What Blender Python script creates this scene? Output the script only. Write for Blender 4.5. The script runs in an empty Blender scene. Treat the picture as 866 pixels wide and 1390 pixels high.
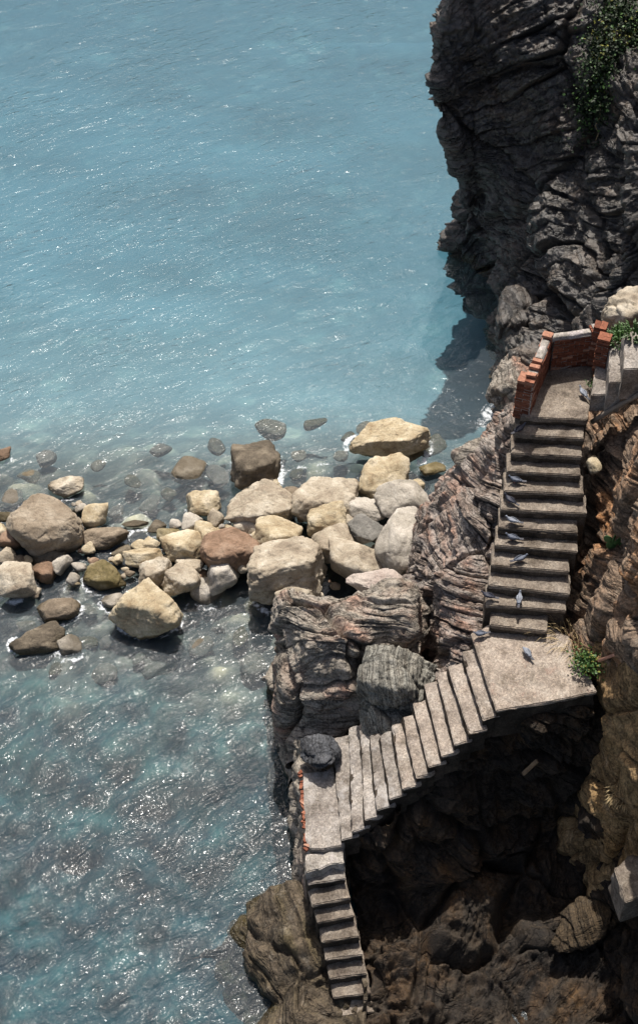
import bpy, bmesh, math, random
import numpy as np
from mathutils import Vector, Matrix
from mathutils.bvhtree import BVHTree
R = math.radians
random.seed(7); RNG = np.random.default_rng(7)
scene = bpy.context.scene
C = scene.collection

# ------------------------------------------------------------------ camera
H = 32.5; PITCH = R(47); F = 2100.0
cam_d = bpy.data.cameras.new('camera'); cam = bpy.data.objects.new('camera', cam_d); C.objects.link(cam)
cam.location = (0, 0, H); cam.rotation_euler = (R(90) - PITCH, 0, 0)
cam_d.sensor_fit = 'VERTICAL'; cam_d.sensor_height = 36; cam_d.lens = F / 1390 * 36
cam_d.clip_start = 0.5; cam_d.clip_end = 6000
scene.camera = cam
# ------------------------------------------------------------------ sky + sun
SUN_EL = 61.5; SUN_AZ = -1
w = bpy.data.worlds.new('World'); scene.world = w; w.use_nodes = True
nt = w.node_tree; bg = nt.nodes['Background']
sky = nt.nodes.new('ShaderNodeTexSky'); sky.sky_type = 'NISHITA'; sky.sun_disc = False
sky.sun_elevation = R(SUN_EL); sky.sun_rotation = R(SUN_AZ); sky.altitude = 10
sky.air_density = 1.0; sky.dust_density = 5.0; sky.ozone_density = 1.0
nt.links.new(sky.outputs[0], bg.inputs[0]); bg.inputs[1].default_value = 0.09
sl = bpy.data.lights.new('sun', 'SUN'); sun = bpy.data.objects.new('sun', sl); C.objects.link(sun)
sl.energy = 4.8; sl.angle = R(0.5); sl.color = (1.0, 0.95, 0.88)
S = Vector((math.sin(R(SUN_AZ)) * math.cos(R(SUN_EL)), math.cos(R(SUN_AZ)) * math.cos(R(SUN_EL)), math.sin(R(SUN_EL))))
sun.rotation_euler = S.to_track_quat('Z', 'Y').to_euler()
scene.view_settings.view_transform = 'Standard'; scene.view_settings.look = 'None'
scene.view_settings.exposure = 0.30; scene.view_settings.gamma = 1
scene.render.engine = 'CYCLES'
scene.cycles.max_bounces = 6; scene.cycles.transparent_max_bounces = 8; scene.cycles.volume_bounces = 0
scene.cycles.sample_clamp_direct = 12.0

# ------------------------------------------------------------------ placing: a spot of the survey photo + its real height -> world point
CP, SP = math.cos(PITCH), math.sin(PITCH)
def ray(px, py):
    a = (px - 433) / F; b = (695 - py) / F
    return (a, CP + b * SP, -SP + b * CP)
def P(px, py, z):
    d = ray(px, py); t = (z - H) / d[2]
    return np.array((d[0] * t, d[1] * t, z))
def PY(px, py, y):
    d = ray(px, py); t = y / d[1]
    return np.array((d[0] * t, y, H + d[2] * t))
def mpp(px, py, z):                       # metres per photo pixel there
    p = P(px, py, z); dep = p[1] * CP + (H - p[2]) * SP
    return dep / F

# ------------------------------------------------------------------ numpy noise
def _h(ix, iy, iz, seed):
    n = (ix.astype(np.int64) * 73856093) ^ (iy.astype(np.int64) * 19349663) ^ (iz.astype(np.int64) * 83492791) ^ (seed * 2654435761 & 0x7fffffff)
    n = n & 0xffffffff
    n = ((n ^ (n >> 16)) * 0x45d9f3b) & 0xffffffff
    n = ((n ^ (n >> 16)) * 0x45d9f3b) & 0xffffffff
    n = n ^ (n >> 16)
    return (n & 0xffffff) / float(0xffffff) * 2 - 1
def noise(p, s=1.0, seed=0):
    q = p * s + 100.37 + seed * 7.13
    i = np.floor(q); f = q - i; i = i.astype(np.int64)
    u = f * f * f * (f * (f * 6 - 15) + 10)
    r = 0
    for dx in (0, 1):
        wx = u[..., 0] if dx else 1 - u[..., 0]
        for dy in (0, 1):
            wy = u[..., 1] if dy else 1 - u[..., 1]
            for dz in (0, 1):
                wz = u[..., 2] if dz else 1 - u[..., 2]
                r = r + wx * wy * wz * _h(i[..., 0] + dx, i[..., 1] + dy, i[..., 2] + dz, seed)
    return r
def fbm(p, s=1.0, o=4, seed=0, g=0.5):
    r = 0; a = 1; t = 0
    for k in range(o):
        r = r + a * noise(p, s, seed + k * 13); t += a; a *= g; s *= 2.03
    return r / t
def hash1(i, seed=0):
    i = i.astype(np.int64); return _h(i, i * 0 + 17, i * 0 + 5, seed)
def sstep(a, b, x):
    t = np.clip((x - a) / (b - a), 0, 1); return t * t * (3 - 2 * t)
def layers(s, seed):                      # rounded ledges with cut seams, -1..1
    i = np.floor(s); f = s - i; h = hash1(i, seed) * 0.5 + 0.5
    prof = 1 - np.abs(2 * f - 1) ** 3
    return (0.25 + 0.75 * h) * prof * 2 - 1

# ------------------------------------------------------------------ object helpers
def tag(o, label=None, cat=None, group=None, kind=None):
    if label: o['label'] = label
    if cat: o['category'] = cat
    if group: o['group'] = group
    if kind: o['kind'] = kind
    return o
def np_mesh(name, v, faces, mat=None, parent=None, smooth=True, attrs=None):
    v = np.asarray(v, dtype=np.float32).reshape(-1, 3); faces = np.asarray(faces, dtype=np.int32)
    k = faces.shape[1]; me = bpy.data.meshes.new(name)
    me.vertices.add(len(v)); me.vertices.foreach_set('co', v.ravel())
    me.loops.add(faces.size); me.loops.foreach_set('vertex_index', faces.ravel())
    me.polygons.add(len(faces)); me.polygons.foreach_set('loop_start', np.arange(0, faces.size, k, dtype=np.int32))
    try: me.polygons.foreach_set('loop_total', np.full(len(faces), k, dtype=np.int32))
    except Exception: pass
    me.update(calc_edges=True); me.validate()
    me.polygons.foreach_set('use_smooth', np.full(len(me.polygons), smooth)); 
    for an, av in (attrs or {}).items():
        a = me.attributes.new(an, 'FLOAT', 'POINT'); a.data.foreach_set('value', np.asarray(av, dtype=np.float32).ravel())
    if mat: me.materials.append(mat)
    o = bpy.data.objects.new(name, me); C.objects.link(o)
    if parent: o.parent = parent
    return o
def empty(name, loc, rz=0):
    o = bpy.data.objects.new(name, None); C.objects.link(o); o.location = loc; o.rotation_euler = (0, 0, rz); return o
def grid_faces(nv, nu):
    i = np.arange(nv * nu).reshape(nv, nu)
    return np.stack([i[:-1, :-1], i[:-1, 1:], i[1:, 1:], i[1:, :-1]], -1).reshape(-1, 4)
def cr(pts, t):                           # Catmull-Rom, t in 0..n-1 (array)
    pts = np.asarray(pts, float); n = len(pts)
    i = np.clip(np.floor(t).astype(int), 0, n - 2); f = (t - i)
    f = f.reshape((-1,) + (1,) * (pts.ndim - 1))
    g = lambda k: pts[np.clip(k, 0, n - 1)]
    a, b, c, d = g(i - 1), g(i), g(i + 1), g(i + 2)
    return 0.5 * (2 * b + (c - a) * f + (2 * a - 5 * b + 4 * c - d) * f * f + (3 * b - 3 * c + d - a) * f ** 3)
def resample(row, n):
    row = np.asarray(row, float); fine = cr(row, np.linspace(0, len(row) - 1, 60 * len(row)))
    L = np.concatenate([[0], np.cumsum(np.linalg.norm(np.diff(fine, axis=0), axis=1))])
    t = np.linspace(0, L[-1], n)
    return np.stack([np.interp(t, L, fine[:, k]) for k in range(3)], -1)
def normals(g):
    du = np.gradient(g, axis=1); dv = np.gradient(g, axis=0)
    n = np.cross(du, dv); return n / (np.linalg.norm(n, axis=-1, keepdims=True) + 1e-9)
def unit(v): v = np.array(v, float); return v / np.linalg.norm(v)

def strata_field(p, nrm, freq, warp, seed):
    s = p @ unit(nrm)
    s = s + warp * fbm(p, 0.25, 2, seed + 50) + 0.05 * fbm(p, 1.7, 2, seed + 60)
    return s * freq
def worley(p, s, seed, ids=False):         # distances to the two nearest points of a jittered lattice
    q = p * s + seed * 3.3; base = np.floor(q); f1 = np.full(q.shape[:-1], 9.0); f2 = f1.copy(); hid = f1 * 0
    for dx in (-1, 0, 1):
        for dy in (-1, 0, 1):
            for dz in (-1, 0, 1):
                c = base + np.array((dx, dy, dz)); ci = c.astype(np.int64)
                j = np.stack([_h(ci[..., 0], ci[..., 1], ci[..., 2], seed + k) * 0.5 + 0.5 for k in (1, 2, 3)], -1)
                d = np.linalg.norm(c + j - q, axis=-1)
                m = d < f1; f2 = np.where(m, f1, np.minimum(f2, d)); f1 = np.where(m, d, f1)
                if ids: hid = np.where(m, ci[..., 0] * 131 + ci[..., 1] * 57 + ci[..., 2] * 911, hid)
    return (f1, f2, hid.astype(np.int64)) if ids else (f1, f2)
def carve(p, nrm, s_nrm, freq, warp, amp, seed, big=0.5, bigs=0.35, blocks=0.25, bs=0.8, fine=0.03, joint=0.9, fault=0.4, face=0.3, seam=0.12):
    """displace surface points along their normals into bedded, jointed rock"""
    s = strata_field(p, s_nrm, freq, warp, seed)
    s = s + 0.8 * noise(np.stack([s * 0.45, s * 0, s * 0], -1), 1.0, seed + 5) + 0.2 * fbm(p, 0.9, 2, seed + 6)
    # faulted blocks: each shifts and tilts its own beds
    pf = p + 0.5 * np.stack([fbm(p, 0.6, 3, seed + k) for k in (120, 121, 122)], -1)
    F1, F2, hid = worley(pf, fault, seed + 7, True)
    tl_ = np.stack([hash1(hid, seed + k) for k in (130, 131, 132)], -1)
    s = s + 0.8 * hash1(hid, seed + 133) + freq * 0.28 * ((p * tl_).sum(-1) % 50)
    st = unit(s_nrm); ax = unit(np.cross(st, (0.31, 0.87, 0.12))); ay = np.cross(st, ax)
    d = big * fbm(p, bigs, 3, seed) + big * 0.35 * fbm(p, bigs * 3, 2, seed + 31)
    fl_ = (pf * np.stack([hash1(hid, seed + k) for k in (140, 141, 142)], -1)).sum(-1); fl_ = np.tanh((fl_ - fl_.mean()) * 0.0) + hash1(hid, seed + 143)
    d = d + face * 0.5 * fl_ * sstep(0, 0.25, F2 - F1) - seam * sstep(0.10, 0.0, F2 - F1)
    wu = 0.5 * fbm(p, 0.7, 3, seed + 80); wv = 0.5 * fbm(p, 0.7, 3, seed + 90)
    def beds(s, jf, sd):
        i = np.floor(s); f = s - i
        u = ((p @ ax) + wu) * jf * (0.7 + 0.3 * hash1(i, sd + 1)) + 7.7 * hash1(i, sd + 2); v = ((p @ ay) + wv) * jf * 0.8 + 5.1 * hash1(i, sd + 3)
        iu, iv = np.floor(u).astype(np.int64), np.floor(v).astype(np.int64); fu, fv = u - iu, v - iv
        h = _h(i.astype(np.int64), iu, iv, sd) * 0.5 + 0.5; h = 0.55 * h + 0.45 * (hash1(i, sd + 4) * 0.5 + 0.5)
        e = np.minimum(np.minimum(fu, 1 - fu), np.minimum(fv, 1 - fv)); ej = sstep(0, 0.07, e)
        prof = sstep(0, 0.10, f) * (1 - 0.35 * f) * sstep(0, 0.04, 1 - f)
        return (h * 1.1 + 0.2) * prof * (0.75 + 0.25 * ej)
    mod = 0.15 + 0.95 * sstep(-0.35, 0.4, fbm(p, 0.6, 3, seed + 9))
    d = d + amp * 1.9 * (beds(s, joint, seed) - 0.45) * mod + amp * 0.7 * (beds(s * 2.9 + 0.3, joint * 1.9, seed + 1) - 0.4) * (0.45 + 0.55 * mod)
    if blocks:
        pb = p + 0.35 * np.stack([fbm(p, 0.9, 3, seed + k) for k in (70, 71, 72)], -1); pb = pb - st * (pb @ st)[..., None] * 0.5
        f1, f2 = worley(pb, bs, seed + 3); gap = np.clip((f2 - f1) / 0.12, 0, 1)
        keep = sstep(-0.1, 0.25, fbm(p, 0.45, 2, seed + 66))
        d = d + blocks * 0.5 * (sstep(0, 1, gap) - 1) * keep + blocks * 0.8 * (0.45 - f1)
    q = 1 - np.abs(fbm(p, 2.2, 4, seed + 44, 0.55)) * 2
    d = d + fine * 1.2 * q + fine * fbm(p, 6, 3, seed + 20)
    return p + nrm * d[..., None], s
def rock_sheet(name, rows, nu, nv, mat, s_nrm=(0.2, 0.2, 1), freq=3.0, warp=0.8, amp=0.1, seed=1, flip=False, parent=None, **kw):
    rr = np.array([resample(r, nu) for r in rows])
    g = cr(rr, np.linspace(0, len(rows) - 1, nv))
    n = normals(g)
    if flip: n = -n
    v, s = carve(g, n, s_nrm, freq, warp, amp, seed, **kw)
    f = grid_faces(nv, nu)
    if flip: f = f[:, ::-1]
    return np_mesh(name, v, f, mat, parent, True, {'strata': s})

# ------------------------------------------------------------------ materials
def new_mat(name):
    m = bpy.data.materials.new(name); m.use_nodes = True; n = m.node_tree.nodes; l = m.node_tree.links
    return m, n, l, n['Principled BSDF']
def N(n, t, **kw):
    x = n.new(t)
    for k, v in kw.items(): setattr(x, k, v)
    return x
def tex_noise(n, l, vec, scale, detail=5, rough=0.55, dist=0.0):
    t = n.new('ShaderNodeTexNoise'); t.inputs['Scale'].default_value = scale; t.inputs['Detail'].default_value = detail
    t.inputs['Roughness'].default_value = rough; t.inputs['Distortion'].default_value = dist
    l.new(vec, t.inputs['Vector']); return t
def ramp(n, l, fac, stops):
    r = n.new('ShaderNodeValToRGB'); e = r.color_ramp.elements
    while len(e) < len(stops): e.new(0.5)
    for q, (pos, c) in zip(e, stops): q.position = pos; q.color = (c[0], c[1], c[2], 1) if len(c) == 3 else c
    l.new(fac, r.inputs[0]); return r
def mixc(n, l, fac, a, b, mode='MIX'):
    m = n.new('ShaderNodeMix'); m.data_type = 'RGBA'; m.blend_type = mode
    for sock, val in ((m.inputs[0], fac), (m.inputs[6], a), (m.inputs[7], b)):
        if hasattr(val, 'is_output'): l.new(val, sock)
        elif isinstance(val, (int, float)): sock.default_value = val
        else: sock.default_value = (*val, 1)
    return m.outputs[2]
def math_(n, l, op, a, b=None, c=None):
    m = n.new('ShaderNodeMath'); m.operation = op
    for i, v in enumerate((a, b, c)):
        if v is None: continue
        if hasattr(v, 'is_output'): l.new(v, m.inputs[i])
        else: m.inputs[i].default_value = v
    return m.outputs[0]
def g3(r, g, b): return (r, g, b)

def rock_mat(name, cols, accent, acc_amt=0.5, rough=0.8, bump=0.6, pale=(0.4, 0.37, 0.32), pale_amt=0.35, sea=True, spec=0.35):
    m, n, l, b = new_mat(name)
    geo = n.new('ShaderNodeNewGeometry'); pos = geo.outputs['Position']
    at = n.new('ShaderNodeAttribute'); at.attribute_name = 'strata'; s = at.outputs['Fac']
    sx = n.new('ShaderNodeSeparateXYZ'); l.new(pos, sx.inputs[0])
    cv = n.new('ShaderNodeCombineXYZ')
    l.new(math_(n, l, 'MULTIPLY', s, 1.0), cv.inputs[0]); l.new(math_(n, l, 'MULTIPLY', sx.outputs[0], 0.5), cv.inputs[1])
    l.new(math_(n, l, 'MULTIPLY', sx.outputs[2], 0.5), cv.inputs[2])
    t1 = tex_noise(n, l, cv.outputs[0], 1.1, 7, 0.65)
    base = ramp(n, l, t1.outputs['Fac'], [(0.28, cols[0]), (0.42, cols[1]), (0.52, cols[2]), (0.62, cols[1]), (0.75, cols[3])])
    t2 = tex_noise(n, l, pos, 0.7, 5, 0.6); a2 = ramp(n, l, t2.outputs['Fac'], [(0.5 - 0.06, (0, 0, 0)), (0.66, (1, 1, 1))])
    t2b = tex_noise(n, l, cv.outputs[0], 2.3, 5, 0.6); a2b = ramp(n, l, t2b.outputs['Fac'], [(0.4, (0, 0, 0)), (0.62, (1, 1, 1))])
    fac = math_(n, l, 'MULTIPLY', math_(n, l, 'MULTIPLY', a2.outputs[0], a2b.outputs[0]), acc_amt)
    c = mixc(n, l, fac, base.outputs[0], accent)
    t3 = tex_noise(n, l, pos, 3.2, 8, 0.7); a3 = ramp(n, l, t3.outputs['Fac'], [(0.55, (0, 0, 0)), (0.72, (1, 1, 1))])
    c = mixc(n, l, math_(n, l, 'MULTIPLY', a3.outputs[0], pale_amt), c, pale)
    t4 = tex_noise(n, l, pos, 22, 6, 0.7); a4 = ramp(n, l, t4.outputs['Fac'], [(0.35, (0.45, 0.45, 0.45)), (0.65, (1.45, 1.45, 1.45))])
    c = mixc(n, l, 1.0, c, a4.outputs[0], 'MULTIPLY')
    if sea:                                # weed and wet rock by the waterline
        t5 = tex_noise(n, l, pos, 2.0, 4)
        hgt = math_(n, l, 'ADD', sx.outputs[2], math_(n, l, 'MULTIPLY', t5.outputs['Fac'], -0.9))
        wet = ramp(n, l, math_(n, l, 'MULTIPLY_ADD', hgt, 1.0, 0.5), [(0.1, (1, 1, 1)), (0.36, (0, 0, 0))])
        c = mixc(n, l, wet.outputs[0], c, (0.055, 0.042, 0.018))
        b.inputs['Roughness'].default_value = rough
        rr = math_(n, l, 'MULTIPLY_ADD', wet.outputs[0], -(rough - 0.3), rough); l.new(rr, b.inputs['Roughness'])
    else: b.inputs['Roughness'].default_value = rough
    c6 = n.new('ShaderNodeCombineXYZ'); l.new(math_(n, l, 'MULTIPLY', s, 1.7), c6.inputs[0]); l.new(math_(n, l, 'MULTIPLY', sx.outputs[0], .6), c6.inputs[1]); l.new(math_(n, l, 'MULTIPLY', sx.outputs[2], .6), c6.inputs[2])
    t6 = tex_noise(n, l, c6.outputs[0], 1.4, 4, 0.6); seam = ramp(n, l, math_(n, l, 'ABSOLUTE', math_(n, l, 'SUBTRACT', t6.outputs['Fac'], 0.5)), [(0.0, (0.3, 0.28, 0.26)), (0.035, (1, 1, 1))])
    c = mixc(n, l, 0.6, c, seam.outputs[0], 'MULTIPLY')
    vc = n.new('ShaderNodeTexVoronoi'); vc.feature = 'DISTANCE_TO_EDGE'; vc.inputs['Scale'].default_value = 1.6
    tw = tex_noise(n, l, pos, 1.6, 5, 0.6); vw = n.new('ShaderNodeVectorMath'); vw.operation = 'MULTIPLY_ADD'; l.new(tw.outputs['Color'], vw.inputs[0]); vw.inputs[1].default_value = (1.4, 1.4, 1.4); l.new(pos, vw.inputs[2]); l.new(vw.outputs[0], vc.inputs['Vector'])
    crk = ramp(n, l, vc.outputs['Distance'], [(0.0, (0, 0, 0)), (0.03, (1, 1, 1))])
    l.new(c, b.inputs['Base Color'])
    # fine relief: bedding lines + grain + pits
    cs = n.new('ShaderNodeCombineXYZ'); l.new(math_(n, l, 'MULTIPLY', s, 2.6), cs.inputs[0]); l.new(sx.outputs[0], cs.inputs[1]); l.new(sx.outputs[2], cs.inputs[2])
    tb = tex_noise(n, l, cs.outputs[0], 1.0, 5, 0.7)
    b1 = n.new('ShaderNodeBump'); b1.inputs['Strength'].default_value = bump; b1.inputs['Distance'].default_value = 0.08; l.new(tb.outputs['Fac'], b1.inputs['Height'])
    tg = tex_noise(n, l, pos, 14, 8, 0.75)
    b2 = n.new('ShaderNodeBump'); b2.inputs['Strength'].default_value = bump; b2.inputs['Distance'].default_value = 0.05; l.new(tg.outputs['Fac'], b2.inputs['Height']); l.new(b1.outputs[0], b2.inputs['Normal'])
    b0 = n.new('ShaderNodeBump'); b0.inputs['Strength'].default_value = 0.9; b0.inputs['Distance'].default_value = 0.06; l.new(seam.outputs[0], b0.inputs['Height'])
    b9 = n.new('ShaderNodeBump'); b9.inputs['Strength'].default_value = 0.8; b9.inputs['Distance'].default_value = 0.06; l.new(crk.outputs[0], b9.inputs['Height']); l.new(b0.outputs[0], b9.inputs['Normal']); l.new(b9.outputs[0], b1.inputs['Normal'])
    l.new(b2.outputs[0], b.inputs['Normal']); b.inputs['Specular IOR Level'].default_value = spec
    return m

def boulder_mat(name, c1, c2, c3, dark=(0.03, 0.025, 0.018), darkamt=0.6, wetz=0.12):
    m, n, l, b = new_mat(name)
    geo = n.new('ShaderNodeNewGeometry'); pos = geo.outputs['Position']; sx = n.new('ShaderNodeSeparateXYZ'); l.new(pos, sx.inputs[0])
    t = tex_noise(n, l, pos, 1.7, 7, 0.62, 0.4); base = ramp(n, l, t.outputs['Fac'], [(0.33, c1), (0.5, c2), (0.66, c3)])
    t2 = tex_noise(n, l, pos, 5.5, 8, 0.72, 0.8); a2 = ramp(n, l, t2.outputs['Fac'], [(0.54, (0, 0, 0)), (0.68, (1, 1, 1))])
    c = mixc(n, l, math_(n, l, 'MULTIPLY', a2.outputs[0], darkamt), base.outputs[0], dark)
    t4 = tex_noise(n, l, pos, 28, 5, 0.7); a4 = ramp(n, l, t4.outputs['Fac'], [(0.3, (0.7, 0.7, 0.7)), (0.7, (1.2, 1.2, 1.2))])
    c = mixc(n, l, 1.0, c, a4.outputs[0], 'MULTIPLY')
    t5 = tex_noise(n, l, pos, 3.0, 4)
    wet = ramp(n, l, math_(n, l, 'ADD', math_(n, l, 'ADD', sx.outputs[2], 0.5 - wetz), math_(n, l, 'MULTIPLY', t5.outputs['Fac'], -0.25)), [(0.36, (1, 1, 1)), (0.5, (0, 0, 0))])
    c = mixc(n, l, math_(n, l, 'MULTIPLY', wet.outputs[0], 0.75), c, (0.06, 0.045, 0.022))
    l.new(c, b.inputs['Base Color']); l.new(math_(n, l, 'MULTIPLY_ADD', wet.outputs[0], -0.5, 0.85), b.inputs['Roughness'])
    tg = tex_noise(n, l, pos, 6, 10, 0.78)
    b2 = n.new('ShaderNodeBump'); b2.inputs['Strength'].default_value = 0.9; b2.inputs['Distance'].default_value = 0.07; l.new(tg.outputs['Fac'], b2.inputs['Height'])
    vo = n.new('ShaderNodeTexVoronoi'); vo.feature = 'DISTANCE_TO_EDGE'; vo.inputs['Scale'].default_value = 1.3
    td = tex_noise(n, l, pos, 2.5, 4); va = n.new('ShaderNodeVectorMath'); va.operation = 'ADD'; l.new(pos, va.inputs[0]); l.new(td.outputs['Color'], va.inputs[1]); l.new(va.outputs[0], vo.inputs['Vector'])
    cr_ = ramp(n, l, vo.outputs['Distance'], [(0.0, (0, 0, 0)), (0.025, (1, 1, 1))])
    b3 = n.new('ShaderNodeBump'); b3.inputs['Strength'].default_value = 0.35; b3.inputs['Distance'].default_value = 0.05; l.new(cr_.outputs[0], b3.inputs['Height']); l.new(b2.outputs[0], b3.inputs['Normal'])
    l.new(b3.outputs[0], b.inputs['Normal']); b.inputs['Specular IOR Level'].default_value = 0.3
    return m

M = {}
M['cliff'] = rock_mat('dark_cliff_rock', [g3(.014, .014, .015), g3(.038, .035, .033), g3(.08, .07, .06), g3(.17, .15, .12)], g3(.15, .085, .04), 0.45, pale=(.26, .24, .20), pale_amt=0.5, rough=0.5, spec=0.6)
M['bank'] = rock_mat('rusty_bedded_rock', [g3(.05, .038, .03), g3(.16, .12, .088), g3(.26, .18, .12), g3(.35, .28, .21)], g3(.42, .20, .08), 0.95, pale=(.36, .32, .26), pale_amt=0.4, sea=False)
M['ridge'] = rock_mat('red_grey_bedded_rock', [g3(.08, .068, .06), g3(.21, .165, .135), g3(.29, .255, .225), g3(.38, .32, .26)], g3(.34, .165, .10), 0.85, pale=(.44, .40, .34), pale_amt=0.4)
M['block'] = rock_mat('weathered_block_rock', [g3(.10, .085, .07), g3(.23, .20, .16), g3(.31, .275, .23), g3(.38, .335, .28)], g3(.36, .18, .12), 0.8, pale=(.44, .40, .34), pale_amt=0.4)
M['gully'] = rock_mat('shade_dark_rock', [g3(.008, .007, .006), g3(.02, .015, .011), g3(.035, .025, .016), g3(.065, .045, .028)], g3(.10, .055, .022), 0.9, pale=(.14, .115, .085), pale_amt=0.3, sea=False)  # dark rock made blacker: the gully's shade is put into its colour
M['ochre'] = rock_mat('ochre_rock', [g3(.11, .075, .04), g3(.25, .16, .075), g3(.33, .22, .105), g3(.40, .29, .16)], g3(.30, .17, .06), 0.7, pale=(.34, .30, .24), pale_amt=0.3, sea=False)
M['grey'] = rock_mat('grey_green_rock', [g3(.10, .10, .085), g3(.19, .185, .16), g3(.26, .25, .215), g3(.30, .29, .25)], g3(.22, .16, .10), 0.4, pale=(.38, .36, .31), pale_amt=0.3, sea=False)
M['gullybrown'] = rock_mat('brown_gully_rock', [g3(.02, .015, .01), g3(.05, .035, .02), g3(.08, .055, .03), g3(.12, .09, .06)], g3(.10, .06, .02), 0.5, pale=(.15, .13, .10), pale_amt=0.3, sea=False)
M['slate'] = rock_mat('dark_slate_rock', [g3(.035, .037, .042), g3(.06, .063, .07), g3(.085, .088, .095), g3(.11, .11, .115)], g3(.09, .08, .075), 0.3, pale=(.16, .16, .16), pale_amt=0.2, sea=False)
M['shore'] = rock_mat('weedy_shore_rock', [g3(.025, .019, .012), g3(.06, .046, .03), g3(.10, .076, .05), g3(.17, .135, .095)], g3(.10, .075, .025), 0.5, pale=(.33, .30, .25), pale_amt=0.3)
M['tan'] = boulder_mat('tan_boulder', g3(.25, .20, .145), g3(.40, .34, .255), g3(.56, .50, .40), darkamt=0.55)
M['gold'] = boulder_mat('ochre_boulder', g3(.29, .215, .125), g3(.46, .38, .25), g3(.62, .54, .40), darkamt=0.5)
M['brown'] = boulder_mat('brown_boulder', g3(.13, .10, .07), g3(.22, .175, .125), g3(.32, .26, .19), darkamt=0.5)
M['brownish'] = boulder_mat('grey_brown_boulder', g3(.19, .145, .10), g3(.29, .235, .17), g3(.40, .34, .26), darkamt=0.5)
M['red'] = boulder_mat('reddish_boulder', g3(.15, .095, .06), g3(.25, .16, .105), g3(.33, .23, .16), darkamt=0.3)
M['pale'] = boulder_mat('pale_grey_boulder', g3(.30, .27, .22), g3(.42, .38, .32), g3(.58, .53, .46), darkamt=0.35)
M['dark'] = boulder_mat('dark_boulder', g3(.06, .05, .035), g3(.13, .105, .075), g3(.24, .20, .145), darkamt=0.7)
M['greyb'] = boulder_mat('grey_boulder', g3(.12, .115, .10), g3(.20, .19, .17), g3(.28, .265, .235), darkamt=0.4)
M['moss'] = boulder_mat('weedy_boulder', g3(.10, .08, .03), g3(.19, .15, .07), g3(.32, .27, .17), darkamt=0.5)
M['pinkw'] = boulder_mat('pinkish_white_boulder', g3(.36, .29, .25), g3(.46, .39, .34), g3(.52, .46, .40), darkamt=0.15)

def concrete(name, c1, c2, c3, stain=None, bump=0.7):
    m, n, l, b = new_mat(name)
    geo = n.new('ShaderNodeNewGeometry'); pos = geo.outputs['Position']
    t = tex_noise(n, l, pos, 2.2, 7, 0.65); base = ramp(n, l, t.outputs['Fac'], [(0.33, c1), (0.5, c2), (0.68, c3)])
    v = n.new('ShaderNodeTexVoronoi'); v.inputs['Scale'].default_value = 28; l.new(pos, v.inputs['Vector'])
    peb = ramp(n, l, v.outputs['Color'], [(0.2, (.7, .68, .66)), (0.55, (1, 1, 1)), (0.9, (1.4, 1.37, 1.32))])
    c = mixc(n, l, 0.8, base.outputs[0], peb.outputs[0], 'MULTIPLY')
    t4 = tex_noise(n, l, pos, 60, 4, 0.7); a4 = ramp(n, l, t4.outputs['Fac'], [(0.35, (0.55, 0.55, 0.55)), (0.65, (1.25, 1.25, 1.25))])
    c = mixc(n, l, 0.8, c, a4.outputs[0], 'MULTIPLY')
    tz = tex_noise(n, l, pos, 1.1, 8, 0.72, 0.6); az = ramp(n, l, tz.outputs['Fac'], [(0.36, (0.5, 0.48, 0.45)), (0.5, (1, 1, 1)), (0.66, (1.15, 1.14, 1.12))])
    c = mixc(n, l, 0.85, c, az.outputs[0], 'MULTIPLY')
    if stain:
        ts = tex_noise(n, l, pos, 1.6, 6, 0.7); a = ramp(n, l, ts.outputs['Fac'], [(0.56, (0, 0, 0)), (0.7, (1, 1, 1))])
        c = mixc(n, l, math_(n, l, 'MULTIPLY', a.outputs[0], 0.7), c, stain)
    l.new(c, b.inputs['Base Color']); b.inputs['Roughness'].default_value = 0.9; b.inputs['Specular IOR Level'].default_value = 0.2
    tb = tex_noise(n, l, pos, 30, 6, 0.8)
    b1 = n.new('ShaderNodeBump'); b1.inputs['Strength'].default_value = bump; b1.inputs['Distance'].default_value = 0.04; l.new(tb.outputs['Fac'], b1.inputs['Height'])
    l.new(b1.outputs[0], b.inputs['Normal']); return m
M['step_up'] = concrete('pebbly_brown_concrete', g3(.14, .115, .095), g3(.225, .19, .155), g3(.31, .27, .225), stain=(.11, .085, .065))
M['step_mid'] = concrete('pinkish_concrete', g3(.25, .21, .175), g3(.345, .295, .25), g3(.43, .385, .335), stain=(.22, .185, .155))
M['step_low'] = concrete('grey_patched_concrete', g3(.24, .21, .185), g3(.31, .28, .25), g3(.42, .39, .36), stain=(.46, .44, .42))
M['landing'] = concrete('rust_stained_concrete', g3(.26, .215, .175), g3(.355, .30, .25), g3(.42, .37, .315), stain=(.30, .18, .14))
M['shaded_support'] = concrete('shaded_support_concrete', g3(.03, .025, .02), g3(.055, .045, .035), g3(.09, .07, .055))  # shade on the sides below the treads, painted into the support colour
M['riser'] = concrete('shaded_riser_concrete', g3(.05, .04, .032), g3(.085, .07, .055), g3(.13, .105, .085))  # riser shade put into the colour, darker than the treads
M['mortar'] = concrete('pale_mortar', g3(.30, .27, .24), g3(.40, .37, .33), g3(.48, .43, .43))

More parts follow.
